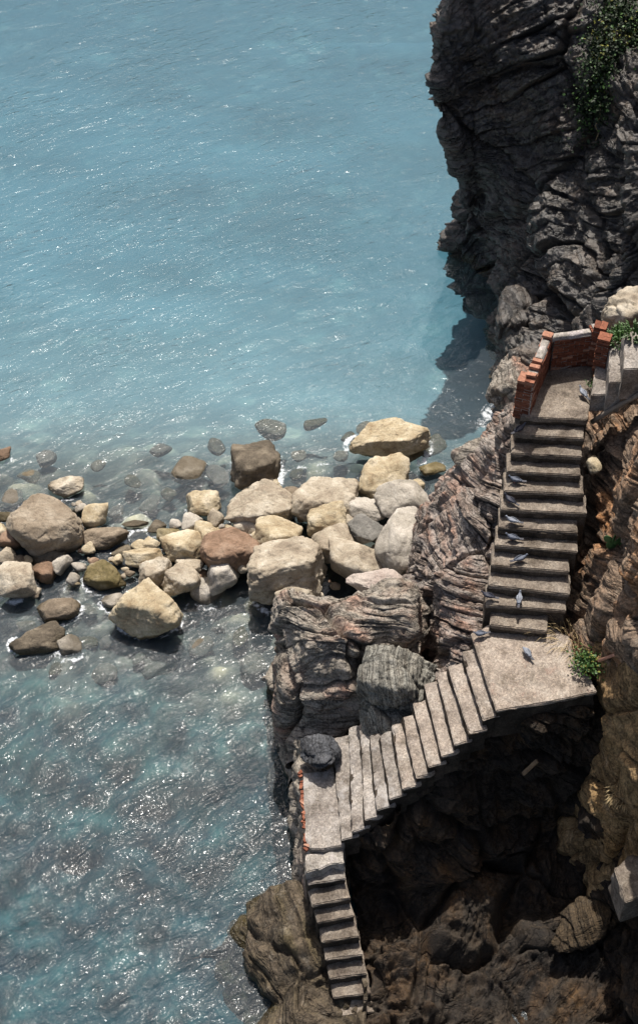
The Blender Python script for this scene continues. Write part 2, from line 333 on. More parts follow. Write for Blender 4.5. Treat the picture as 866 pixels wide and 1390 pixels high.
def simple(name, c, rough=0.7, spec=0.3, metal=0.0, var=0.3, sc=12):
    m, n, l, b = new_mat(name); geo = n.new('ShaderNodeNewGeometry')
    t = tex_noise(n, l, geo.outputs['Position'], sc, 5, 0.65)
    a = ramp(n, l, t.outputs['Fac'], [(0.3, tuple(x * (1 - var) for x in c)), (0.7, tuple(x * (1 + var) for x in c))])
    l.new(a.outputs[0], b.inputs['Base Color']); b.inputs['Roughness'].default_value = rough; b.inputs['Metallic'].default_value = metal
    b.inputs['Specular IOR Level'].default_value = spec
    bp = n.new('ShaderNodeBump'); bp.inputs['Strength'].default_value = 0.3; bp.inputs['Distance'].default_value = 0.01; l.new(t.outputs['Fac'], bp.inputs['Height']); l.new(bp.outputs[0], b.inputs['Normal'])
    return m
def brick_mat():
    m, n, l, b = new_mat('old_red_brick'); geo = n.new('ShaderNodeNewGeometry')
    at = n.new('ShaderNodeAttribute'); at.attribute_name = 'tone'
    base = ramp(n, l, at.outputs['Fac'], [(0.0, (.10, .035, .02)), (0.4, (.19, .068, .04)), (0.75, (.28, .11, .065)), (1.0, (.45, .27, .19))])
    t = tex_noise(n, l, geo.outputs['Position'], 18, 6, 0.7); a = ramp(n, l, t.outputs['Fac'], [(0.3, (.5, .5, .5)), (0.7, (1.35, 1.35, 1.35))])
    c = mixc(n, l, 1.0, base.outputs[0], a.outputs[0], 'MULTIPLY')
    l.new(c, b.inputs['Base Color']); b.inputs['Roughness'].default_value = 0.9; b.inputs['Specular IOR Level'].default_value = 0.2
    bp = n.new('ShaderNodeBump'); bp.inputs['Strength'].default_value = 0.5; bp.inputs['Distance'].default_value = 0.02; l.new(t.outputs['Fac'], bp.inputs['Height']); l.new(bp.outputs[0], b.inputs['Normal'])
    return m
M['brick'] = brick_mat()
M['pole'] = simple('weathered_pole', (.20, .17, .14), 0.6)
M['wood'] = simple('bleached_plank', (.32, .22, .13), 0.8)
M['redpipe'] = simple('faded_red_pipe', (.42, .22, .16), 0.6)
M['leaf'] = simple('green_leaf', (.045, .10, .02), 0.55, 0.4, 0, 0.5, 6)
M['leafdark'] = simple('dark_creeper_leaf', (.012, .024, .007), 0.6, 0.3, 0, 0.6, 5)
M['leafyel'] = simple('yellow_green_leaf', (.17, .17, .035), 0.6, 0.3, 0, 0.4, 5)
M['straw'] = simple('dry_straw', (.38, .29, .16), 0.8, 0.2)
M['cactus'] = simple('cactus_pad', (.07, .15, .05), 0.5)
M['pgrey'] = simple('pigeon_grey', (.10, .115, .15), 0.6)
M['ppale'] = simple('pigeon_pale_grey', (.22, .24, .28), 0.6)
M['pdark'] = simple('pigeon_dark', (.035, .038, .055), 0.5)
M['pwing'] = simple('pigeon_wing_bar', (.03, .03, .04), 0.6)
M['pbeak'] = simple('pigeon_beak', (.08, .07, .07), 0.5)
M['pleg'] = simple('pigeon_leg', (.45, .12, .10), 0.5)

# ------------------------------------------------------------------ SEA
def sea_mat():
    m, n, l, b = new_mat('sea_water'); n.remove(b); out = n['Material Output']
    geo = n.new('ShaderNodeNewGeometry'); pos = geo.outputs['Position']
    m0 = n.new('ShaderNodeMapping'); m0.inputs['Rotation'].default_value = (0, 0, R(-33)); l.new(pos, m0.inputs[0])
    mp = n.new('ShaderNodeMapping'); mp.inputs['Scale'].default_value = (0.8, 1.8, 1); l.new(m0.outputs[0], mp.inputs[0])
    w1 = tex_noise(n, l, mp.outputs[0], 0.8, 2, 0.5, 0.4); w2 = tex_noise(n, l, mp.outputs[0], 2.7, 2.5, 0.5, 0.8); w3 = tex_noise(n, l, pos, 7.5, 2, 0.5, 0.6)
    gust = ramp(n, l, tex_noise(n, l, pos, 0.22, 3, 0.6).outputs['Fac'], [(0.38, (.2, .2, .2)), (0.68, (1.1, 1.1, 1.1))])
    hgt = math_(n, l, 'ADD', math_(n, l, 'MULTIPLY', w1.outputs['Fac'], 0.14), math_(n, l, 'ADD', math_(n, l, 'MULTIPLY', math_(n, l, 'MULTIPLY', w2.outputs['Fac'], 0.078), gust.outputs[0]), math_(n, l, 'MULTIPLY', w3.outputs['Fac'], 0.017)))
    bp = n.new('ShaderNodeBump'); bp.inputs['Strength'].default_value = 1.0; bp.inputs['Distance'].default_value = 1.0; l.new(hgt, bp.inputs['Height'])
    fr = n.new('ShaderNodeFresnel'); fr.inputs['IOR'].default_value = 1.34; l.new(bp.outputs[0], fr.inputs['Normal'])
    gl = n.new('ShaderNodeBsdfGlossy'); gl.distribution = 'GGX'; gl.inputs['Roughness'].default_value = 0.036; l.new(bp.outputs[0], gl.inputs['Normal'])
    tr = n.new('ShaderNodeBsdfTransparent'); tr.inputs[0].default_value = (0.80, 0.90, 0.95, 1)
    df = n.new('ShaderNodeBsdfDiffuse'); df.inputs[0].default_value = (0.24, 0.295, 0.335, 1); l.new(bp.outputs[0], df.inputs['Normal'])
    mx = n.new('ShaderNodeMixShader'); mx.inputs[0].default_value = 0.12; l.new(tr.outputs[0], mx.inputs[1]); l.new(df.outputs[0], mx.inputs[2])
    mf = n.new('ShaderNodeMixShader'); l.new(fr.outputs[0], mf.inputs[0]); l.new(mx.outputs[0], mf.inputs[1]); l.new(gl.outputs[0], mf.inputs[2])
    # foam
    at = n.new('ShaderNodeAttribute'); at.attribute_name = 'foam'
    tf = tex_noise(n, l, pos, 4.5, 7, 0.75, 1.2)
    fm = ramp(n, l, math_(n, l, 'ADD', tf.outputs['Fac'], math_(n, l, 'MULTIPLY_ADD', at.outputs['Fac'], 0.5, -0.5)), [(0.36, (0, 0, 0)), (0.55, (1, 1, 1))])
    wd = n.new('ShaderNodeBsdfDiffuse'); wd.inputs[0].default_value = (0.75, 0.78, 0.8, 1)
    ms = n.new('ShaderNodeMixShader'); l.new(fm.outputs[0], ms.inputs[0]); l.new(mf.outputs[0], ms.inputs[1]); l.new(wd.outputs[0], ms.inputs[2])
    l.new(ms.outputs[0], out.inputs['Surface'])
    va = n.new('ShaderNodeVolumeAbsorption'); va.inputs['Color'].default_value = (0.44, 0.74, 0.835, 1); va.inputs['Density'].default_value = 0.21
    l.new(va.outputs[0], out.inputs['Volume'])
    return m
def axis(a, b, step, far):                 # fine in the middle, stretched out to the horizon
    m = np.arange(a, b + 1e-6, step); k = np.geomspace(step, far, 26)
    return np.concatenate([a - k[::-1], m, b + k])
xs = axis(-12, 9, 0.12, 3000); ys = axis(14, 48, 0.12, 3000)
X, Y = np.meshgrid(xs, ys)
foam_spots = [(672, 562, 26, 1.0), (655, 575, 18, 0.85), (690, 548, 16, 0.9), (600, 600, 22, 0.55), (150, 745, 24, 0.6), (430, 640, 34, 0.6), (330, 596, 26, 0.5),
              (60, 640, 26, 0.4), (95, 800, 20, 0.6), (40, 885, 16, 0.7), (620, 640, 18, 0.6), (180, 770, 24, 0.5), (115, 905, 12, .5), (370, 850, 14, .5), (560, 620, 20, 0.5), (612, 352, 10, .8), (646, 380, 10, .7), (300, 845, 14, .4), (584, 900, 10, .6), (300, 1265, 14, .6)]
foam = np.zeros(X.shape)
for (a, b_, r, k) in foam_spots:
    c = P(a, b_, 0); rr = r * mpp(a, b_, 0)
    foam = np.maximum(foam, k * np.exp(-(((X - c[0]) / rr) ** 2 + ((Y - c[1]) / (rr * 1.2)) ** 2) * 0.8))
RINGS = [(62, 714, 53, 40), (92, 661, 23, 14), (130, 700, 16, 15), (144, 730, 30, 14), (21, 789, 26, 23), (142, 784, 27, 18), (80, 827, 28, 17), (52, 871, 36, 17), (96, 878, 17, 14), (154, 816, 15, 9), (204, 825, 44, 36), (229, 728, 60, 14), (213, 715, 13, 8), (184, 711, 17, 5), (284, 803, 19, 20), (2, 617, 12, 9), (346, 640, 34, 34), (521, 660, 40, 26), (527, 603, 54, 26), (587, 636, 17, 8), (548, 617, 27, 13), (8, 700, 15, 7), (389, 790, 50, 40), (440, 650, 60, 24), (277, 690, 22, 15)]
fn = fbm(np.stack([X, Y, 0 * X], -1), 1.3, 3, 66)
for (a, b_, rx, ry) in RINGS:
    c = P(a, b_ + 4, 0); q = mpp(a, b_, 0); d_ = np.sqrt(((X - c[0]) / (rx * q)) ** 2 + ((Y - c[1]) / (ry * q * 1.25)) ** 2)
    foam = np.maximum(foam, (.74 + .75 * fn) * np.exp(-((d_ - 1.08) * rx * q / .16) ** 2))
M['sea'] = sea_mat()
pts = np.stack([X, Y, 0 * X], -1)
sea = np_mesh('sea', pts, grid_faces(len(ys), len(xs)), M['sea'], attrs={'foam': foam}); tag(sea, kind='structure')

# seabed: shallow cobbled shelf under the boulders, deeper out at sea and near the steps
def bed_mat():
    m, n, l, b = new_mat('seabed_stones'); geo = n.new('ShaderNodeNewGeometry'); pos = geo.outputs['Position']
    t = tex_noise(n, l, pos, 0.55, 5, 0.6, 0.5)
    base = ramp(n, l, t.outputs['Fac'], [(0.30, (.02, .026, .028)), (0.45, (.08, .085, .075)), (0.56, (.19, .17, .14)), (0.68, (.33, .28, .22))])
    at = n.new('ShaderNodeAttribute'); at.attribute_name = 'stone'
    a = ramp(n, l, at.outputs['Fac'], [(0.0, (.2, .22, .22)), (0.5, (1, .98, .9)), (1.0, (2.2, 2.0, 1.6))])
    c = mixc(n, l, 0.9, base.outputs[0], a.outputs[0], 'MULTIPLY')
    sd = n.new('ShaderNodeAttribute'); sd.attribute_name = 'sky_pale'
    c = mixc(n, l, math_(n, l, 'MULTIPLY', sd.outputs['Fac'], 0.85), c, (.50, .47, .43)); nr = n.new('ShaderNodeAttribute'); nr.attribute_name = 'weed'
    ta = tex_noise(n, l, pos, 0.8, 5, 0.65); alg = ramp(n, l, ta.outputs['Fac'], [(0.35, (.008, .028, .038)), (0.5, (.025, .085, .085)), (0.66, (.09, .20, .17))])
    c = mixc(n, l, math_(n, l, 'MULTIPLY', nr.outputs['Fac'], 0.8), c, alg.outputs[0])
    l.new(c, b.inputs['Base Color']); b.inputs['Roughness'].default_value = 0.9
    return m
bx = axis(-19, 11, 0.14, 3000); by = axis(13, 66, 0.14, 3000)
BX, BY = np.meshgrid(bx, by)
shelfc = P(230, 760, 0)
def depth_at(x, y):
    # main axis of the boulder spit runs from far left to the ridge
    d = np.abs((y - 26.6) - 0.06 * (x - 2)); far = np.clip(y - 26.6, 0, None); near = np.clip(26.6 - y, 0, None)
    dep = 0.45 + 2.6 * sstep(3.5, 13.0, far) + 1.6 * sstep(10, 22, far) + 3.2 * sstep(2.0, 9.0, near)
    return dep
bp_ = np.stack([BX, BY, 0 * BX], -1)
f1, f2 = worley(bp_ + 0.15 * fbm(bp_, 1.5, 2, 4)[..., None], 0.95, 5)
g1, g2, gid = worley(bp_ + 0.1 * fbm(bp_, 2.5, 2, 6)[..., None], 1.7, 8, True)
fid = worley(bp_ + 0.15 * fbm(bp_, 1.5, 2, 4)[..., None], 0.95, 5, True)[2]
fs_ = 1 - sstep(4.5, 10, BY - 26.6)
Z = -depth_at(BX, BY) + 0.35 * fbm(bp_, 0.3, 4, 11) * (.3 + .7 * fs_) + fs_ * 0.38 * sstep(0.7, 0.25, f1) * (hash1(fid, 3) > -.1) + fs_ * 0.15 * sstep(0.6, 0.15, g1)
Z = np.minimum(Z, -0.06)
bp_[..., 2] = Z
s1 = sstep(.62, .42, f1) * (hash1(fid, 3) > -.1); s2 = sstep(.55, .4, g1)
nearf = sstep(25.5, 19, BY)
stone = np.clip((0.10 + 0.25 * fbm(bp_, 1.1, 4, 77) + s2 * (.2 + .25 * hash1(gid, 4)) + s1 * (.3 + .4 * hash1(fid, 5))) * (1 - .72 * nearf), 0, 1)
sky_pale = sstep(5, 12, BY - 26.6) * (0.85 + 0.3 * fbm(bp_ * np.array((0.7, 1.6, 1)), 0.25, 4, 91)); sky_pale = np.clip(sky_pale, 0, 1); sky_pale = np.where((BY > 64) | (BX < -18), .8, sky_pale)  # far bed lightened: sky reflection on distant water painted into its colour
bed = np_mesh('seabed', bp_, grid_faces(len(by), len(bx)), bed_mat(), attrs={'stone': stone, 'sky_pale': sky_pale, 'weed': sstep(25.6, 22.5, BY + 1.2 * fbm(bp_, .4, 3, 15)) * (.75 + .25 * (1 - s1 * (hash1(fid, 6) > .2)))}); tag(bed, kind='structure')

# ------------------------------------------------------------------ CLIFFS AND BEDROCK
def back(row, *offs):                      # carry a row round the hidden side of the land
    o = [row[0] + np.array(q, float) for q in offs]; return o[::-1] + list(row)
hr = [[(613, 390, 42.3), (650, 420, 40.8), (682, 455, 38.8), (695, 515, 36), (705, 575, 33.5), (760, 600, 32.5), (880, 600, 32)],
      [(617, 335, 42.5), (654, 365, 41.3), (684, 398, 39.4), (700, 450, 37), (712, 510, 34.6), (765, 530, 33.5), (880, 530, 33)],
      [(627, 272, 42.4), (658, 295, 41.6), (690, 335, 39.8), (715, 395, 37.8), (740, 450, 35.8), (790, 465, 34.3), (880, 480, 33.6)],
      [(620, 212, 42.2), (655, 222, 41.8), (700, 262, 40.3), (735, 320, 38.5), (765, 380, 36.8), (815, 410, 35), (880, 420, 34)],
      [(593, 145, 41.8), (640, 150, 41.9), (700, 190, 41), (755, 245, 39.4), (790, 300, 37.8), (830, 340, 36), (880, 350, 34.8)],
      [(592, 80, 41.8), (635, 75, 42.2), (700, 105, 41.5), (760, 155, 40.2), (805, 210, 38.8), (845, 255, 37), (890, 265, 35.8)],
      [(607, 5, 42.2), (645, 0, 42.8), (705, 15, 42.3), (765, 60, 41.3), (815, 115, 40), (860, 160, 38.4), (900, 180, 37)],
      [(615, -80, 43), (660, -95, 43.6), (720, -85, 43.6), (780, -40, 43), (840, 10, 42), (890, 60, 40.4), (930, 90, 39)],
      [(640, -200, 45), (700, -210, 46), (760, -200, 46), (830, -150, 46), (890, -90, 45), (950, -30, 43), (1000, 0, 42)]]
rows = []
for r in hr:
    q = [PY(*p) for p in r]; q.append(q[-1] + np.array((8, -3, 0.5))); rows.append(back(q, (1.2, 4, 0), (6, 10, 0)))
top = [p + np.array((6, 9, 2.5)) for p in rows[-1]]; rows.append(top)
cliff = rock_sheet('sea_cliff', rows, 760, 620, M['cliff'], s_nrm=(-0.45, 0.1, 0.9), freq=1.25, warp=1.0, amp=0.26, seed=3, big=0.8, bigs=0.33, blocks=0.3, bs=0.45, fine=0.10, joint=0.8, fault=0.3, face=1.1, seam=.3)
tag(cliff, kind='structure')

def W(rows): return [[P(*p) for p in r] for r in rows]
# bank on the right of the upper steps
br = W([[(775, 480, 6.2), (775, 570, 5.7), (770, 620, 5.4), (768, 680, 4.9), (762, 740, 4.4), (750, 800, 4.0), (742, 850, 4.2), (775, 885, 4.8), (806, 925, 4.7), (816, 990, 3.6)],
        [(815, 470, 7.2), (825, 565, 6.7), (818, 610, 6.8), (820, 670, 6.6), (813, 730, 5.8), (795, 800, 5.2), (785, 850, 5.1), (800, 885, 5.4), (832, 915, 5.4), (850, 985, 4.6)],
        [(840, 440, 7.8), (850, 560, 7.5), (850, 610, 7.8), (850, 670, 8.0), (848, 722, 7.6), (835, 790, 7.1), (822, 845, 6.6), (830, 880, 6.2), (862, 905, 6.2), (880, 970, 5.6)],
        [(870, 420, 9.0), (892, 540, 8.5), (890, 600, 9.3), (892, 670, 9.8), (892, 730, 9.4), (885, 790, 8.9), (880, 850, 8.0), (885, 890, 7.5), (905, 900, 7.4), (930, 950, 7)],
        [(960, 400, 11), (990, 480, 11.5), (990, 600, 14), (990, 670, 13.6), (990, 730, 13), (980, 790, 12.5), (980, 850, 11.6), (980, 890, 11), (1000, 900, 10.6), (1020, 950, 10)]])
bank = rock_sheet('rock_bank', br, 520, 230, M['bank'], s_nrm=(0.62, 0.30, 0.72), freq=1.7, warp=0.5, amp=0.16, seed=12, flip=False, big=0.2, bigs=0.7, blocks=0.0, joint=0.4, fault=0.45, face=.5, seam=.2, fine=.04)
tag(bank, kind='structure')
# rock ridge between upper steps and the boulders
lr = W([[(716, 545, 7.6), (708, 575, 7.7), (700, 620, 7.0), (690, 680, 6.3), (680, 730, 5.7), (668, 790, 5.2), (662, 840, 4.9), (650, 880, 4.6), (636, 905, 4.3), (606, 940, 3.7)],
        [(697, 550, 7.0), (686, 580, 7.0), (668, 620, 6.6), (652, 680, 6.1), (642, 730, 5.6), (632, 790, 5.1), (630, 840, 4.9), (624, 880, 4.5), (614, 905, 4.1), (590, 935, 3.6)],
        [(684, 560, 5.2), (668, 592, 5.5), (640, 625, 5.5), (612, 680, 5.2), (602, 730, 4.9), (597, 790, 4.5), (600, 840, 4.2), (602, 880, 3.8), (600, 905, 3.4), (582, 925, 3.0)],
        [(675, 575, 3.0), (652, 600, 3.4), (614, 640, 3.6), (578, 685, 3.6), (568, 735, 3.5), (567, 800, 3.2), (574, 850, 2.7), (585, 890, 2.2), (592, 915, 1.7), (578, 935, 1.5)],
        [(672, 620, 0.6), (645, 650, 0.6), (608, 700, 0.6), (570, 750, 0.5), (562, 800, 0.3), (563, 860, 0.2), (572, 910, 0), (588, 950, 0), (592, 985, 0), (580, 1000, 0)],
        [(660, 660, -1), (630, 690, -1), (596, 740, -1), (562, 790, -1), (556, 840, -1), (560, 900, -1), (570, 950, -1), (586, 990, -1), (592, 1030, -1), (580, 1040, -1)]])
ridge = rock_sheet('rock_ridge', lr, 520, 300, M['ridge'], s_nrm=(0.35, 0.55, 0.75), freq=1.9, warp=0.7, amp=0.13, seed=22, flip=True, big=0.22, bigs=0.8, blocks=0.12, bs=0.9, joint=0.9, fault=0.55, face=.35, seam=.15, fine=.05)
tag(ridge, kind='structure')
# dark gully under the stairs
gr = W([[(452, 1128, 2.1), (500, 1108, 2.5), (560, 1060, 3.4), (612, 1014, 4.2), (668, 960, 4.9), (740, 945, 5.05), (800, 930, 5.0), (835, 900, 5.3), (885, 880, 6.2), (950, 860, 7.5)],
        [(470, 1165, 1.4), (507, 1142, 1.8), (563, 1096, 2.7), (618, 1050, 3.5), (675, 1000, 4.2), (742, 982, 4.4), (806, 968, 4.4), (845, 940, 5.0), (885, 920, 6.0), (960, 900, 7.5)],
        [(478, 1215, 0.6), (510, 1198, 0.9), (565, 1155, 1.5), (618, 1110, 2.2), (672, 1065, 2.8), (735, 1048, 3.0), (790, 1035, 3.2), (838, 1010, 4.4), (885, 990, 5.4), (960, 960, 7.2)],
        [(482, 1265, .4), (513, 1245, .6), (570, 1212, .8), (620, 1180, .9), (675, 1145, 1.1), (730, 1128, 1.2), (780, 1115, 1.6), (830, 1080, 3.4), (885, 1050, 4.8), (960, 1020, 6.6)],
        [(486, 1315, .3), (518, 1285, .8), (575, 1270, .7), (625, 1238, .6), (680, 1218, .6), (730, 1208, .7), (785, 1195, .7), (830, 1170, 1.5), (885, 1140, 3.0), (960, 1090, 6)],
        [(490, 1345, .8), (530, 1335, .9), (580, 1320, .9), (630, 1318, .5), (685, 1298, .5), (735, 1288, .6), (785, 1280, .6), (830, 1260, .8), (885, 1235, 2.0), (960, 1190, 5.4)],
        [(490, 1450, .7), (530, 1450, .8), (580, 1450, .8), (630, 1450, .7), (685, 1440, .5), (735, 1430, .5), (785, 1420, .5), (830, 1410, .4), (885, 1400, 1.2), (960, 1390, 5)]])
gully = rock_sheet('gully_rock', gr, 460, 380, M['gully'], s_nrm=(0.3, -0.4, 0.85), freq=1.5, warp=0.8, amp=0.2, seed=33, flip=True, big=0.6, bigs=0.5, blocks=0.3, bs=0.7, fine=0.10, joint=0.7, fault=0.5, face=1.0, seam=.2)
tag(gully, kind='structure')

# two-sided rock masses: rows back to front, both ends dropping to the sea floor
def drop_ends(r, dl, dr, zl=-1.2, zr=-1.2):
    a, b = r[0].copy(), r[-1].copy(); a[0] -= dl; a[2] = zl; b[0] += dr; b[2] = zr
    a2 = (a + r[0]) / 2; a2[0] = r[0][0] - dl * .3; b2 = (b + r[-1]) / 2; b2[0] = r[-1][0] + dr * .3
    return [a, a2] + list(r) + [b2, b]
dr_ = W([[(385, 905, -.8), (420, 905, -.8), (470, 905, -.8), (500, 900, -.8), (540, 900, -.8), (568, 900, -.8)],
         [(381, 840, 2.4), (420, 835, 2.9), (475, 835, 2.9), (503, 825, 3.2), (540, 822, 3.2), (562, 835, 3.0)],
         [(380, 812, 3.6), (420, 800, 4.2), (475, 804, 4.2), (503, 790, 4.6), (545, 788, 4.7), (562, 806, 4.3)],
         [(380, 840, 3.7), (418, 832, 4.4), (470, 833, 4.5), (505, 822, 4.8), (545, 822, 4.8), (562, 845, 4.4)],
         [(387, 880, 3.5), (418, 872, 4.3), (470, 868, 4.5), (505, 857, 4.5), (545, 860, 4.4), (564, 880, 4.0)],
         [(390, 925, 3.0), (422, 922, 3.5), (470, 922, 3.55), (500, 912, 3.5), (540, 905, 3.3), (566, 915, 3)],
         [(390, 965, 2.1), (425, 978, 2.2), (470, 986, 2.1), (490, 990, 2.1), (540, 980, 2.2), (575, 970, 2.1)],
         [(402, 1030, 1.2), (430, 1040, 1.2), (470, 1050, 1.2), (490, 1050, 1.2), (540, 1040, 1.2), (575, 1030, 1.2)]])
dr_ = [drop_ends(r, .25, .1) for r in dr_]
o = rock_sheet('rock_outcrop', dr_, 330, 330, M['block'], s_nrm=(0.25, 0.45, 0.85), freq=1.7, warp=0.7, amp=0.13, seed=41, flip=True, big=0.15, bigs=0.9, blocks=0.12, bs=0.6, joint=0.8, fault=0.6, face=.5, seam=.32, fine=.05)
tag(o, 'big rounded outcrop of red and grey layered rock between the boulders and the lowest platform', 'rock outcrop')
sr = W([[(285, 1290, -1), (330, 1250, -1), (370, 1225, -1), (410, 1205, -1), (470, 1190, -1)],
        [(318, 1262, .05), (342, 1245, .2), (368, 1224, .35), (405, 1203, .6), (470, 1190, 1)],
        [(328, 1288, .1), (352, 1268, .5), (376, 1250, .7), (405, 1240, 1.0), (470, 1230, 1.1)],
        [(338, 1325, .05), (360, 1315, .45), (384, 1300, .7), (405, 1290, .9), (480, 1280, .8)],
        [(352, 1370, -.05), (370, 1370, .3), (388, 1360, .5), (410, 1350, .7), (490, 1340, .5)],
        [(340, 1440, -.4), (370, 1440, .1), (390, 1430, .3), (415, 1420, .3), (490, 1420, .1)],
        [(340, 1500, -1.5), (370, 1500, -1.5), (390, 1500, -1.5), (415, 1500, -1.5), (490, 1500, -1.5)]])
sr = [drop_ends(r, .5, 0, -1.5, r[-1][2]) for r in sr]
o = rock_sheet('shore_rock', sr, 220, 260, M['shore'], s_nrm=(0.5, 0.5, 0.7), freq=1.6, warp=0.8, amp=0.05, seed=52, flip=True, big=0.3, bigs=0.9, blocks=0.2, bs=0.8)
tag(o, 'low brown weed-edged shore rock beside the foot of the lowest steps', 'rock')
# rock carrying the sea side of the lowest platform
pr = W([[(400, 1010, 2.2), (415, 1005, 2.4), (440, 1000, 2.4)], [(398, 1060, 2.0), (412, 1050, 2.3), (440, 1050, 2.3)], [(403, 1110, 1.7), (414, 1110, 2.3), (445, 1110, 2.3)],
        [(400, 1155, 1.2), (414, 1155, 2.0), (450, 1150, 2.2)], [(402, 1195, .9), (417, 1190, 1.8), (455, 1190, 2.0)], [(415, 1235, .3), (425, 1230, 1.0), (470, 1230, 1.0)], [(425, 1300, -.4), (435, 1300, 0), (480, 1300, 0)]])
pr = [drop_ends(r, .2, .0, -1.2, r[-1][2]) for r in pr]
o = rock_sheet('platform_rock', pr, 160, 260, M['block'], s_nrm=(0.7, 0.3, 0.5), freq=3.0, warp=0.6, amp=0.05, seed=57, flip=True, big=0.12, bigs=1.1, blocks=0.15, bs=1.2)
tag(o, 'narrow dark rock dropping to the sea along the outer edge of the lowest platform', 'rock')

# ------------------------------------------------------------------ BOULDERS
def ico(sub):
    bm = bmesh.new(); bmesh.ops.create_icosphere(bm, subdivisions=sub, radius=1); bm.verts.ensure_lookup_table()
    v = np.array([p.co[:] for p in bm.verts]); f = np.array([[q.index for q in t.verts] for t in bm.faces]); bm.free(); return v, f
ICO = {k: ico(k) for k in (3, 4, 5, 6)}
def rock_shape(sub, seed, k=9, nplanes=17, rough=0.05, box=False, planes=None):
    v, f = ICO[sub]; rng = np.random.default_rng(seed)
    n = rng.normal(size=(nplanes, 3)); n /= np.linalg.norm(n, axis=1, keepdims=True)
    d = rng.uniform(0.62, 1.0, nplanes)
    n = np.vstack([n, np.eye(3), -np.eye(3)]); d = np.concatenate([d, np.full(6, 0.8 if box else 0.95)])
    if planes: n = np.vstack([n] + [unit(q[0])[None] for q in planes]); d = np.concatenate([np.maximum(d, .8), [q[1] for q in planes]])
    a = np.clip(v @ n.T, 0, None) / d
    r = (a ** k).sum(1) ** (-1 / k)
    p = v * r[:, None]
    cr1, cr2 = worley(p * 1.0 + seed + .3 * fbm(p, 2, 2, seed)[:, None], 1.5, seed % 50)
    r2 = rough * fbm(p + seed, 1.6, 5, seed, 0.58) * 1.7 + 0.03 * fbm(p + seed, 7, 4, seed + 5, .6) - .035 * sstep(.12, 0, cr2 - cr1)
    p = p * (1 + r2)[:, None]
    ext = (p.max(0) - p.min(0)) / 2; cen = (p.max(0) + p.min(0)) / 2
    return (p - cen) / ext, f
def boulder(name, px, py, w_, h_, zc, mat, label, cat, rot=0, seed=1, flat=0.72, group=None, k=9, strata=None, box=False, tilt=0, rough=0.05, planes=None):
    c = P(px, py, zc); q = mpp(px, py, zc); p_ang = PITCH + math.atan((py - 695) / F)
    sx = w_ * q / 2; hh = h_ * q / 2
    sy = hh / math.sqrt(math.sin(p_ang) ** 2 + (flat * math.cos(p_ang)) ** 2); sz = flat * sy
    sub = 6 if w_ > 85 else 5 if w_ > 42 else 4
    v, f = rock_shape(sub, seed, k=k, box=box, rough=rough, planes=planes)
    v = v * np.array((sx, sy, sz))
    if strata:
        n = v / (np.linalg.norm(v, axis=1, keepdims=True) + 1e-9)
        v, s = carve(v + c, n, strata[0], strata[1] * .7, 0.4, strata[2], seed, big=0.05, blocks=0.1, bs=1.2, fault=.8, face=.18, seam=.08); v = v - c
    else: s = np.zeros(len(v))
    a = R(rot); ca, sa = math.cos(a), math.sin(a)
    v = v @ np.array(((ca, sa, 0), (-sa, ca, 0), (0, 0, 1)))
    t = R(tilt); v = v @ np.array(((math.cos(t), 0, -math.sin(t)), (0, 1, 0), (math.sin(t), 0, math.cos(t))))
    o = np_mesh(name, v, f, mat, attrs={'strata': s}); o.location = c
    return tag(o, label, cat, group)
G = 'boulders lying in the shallows'
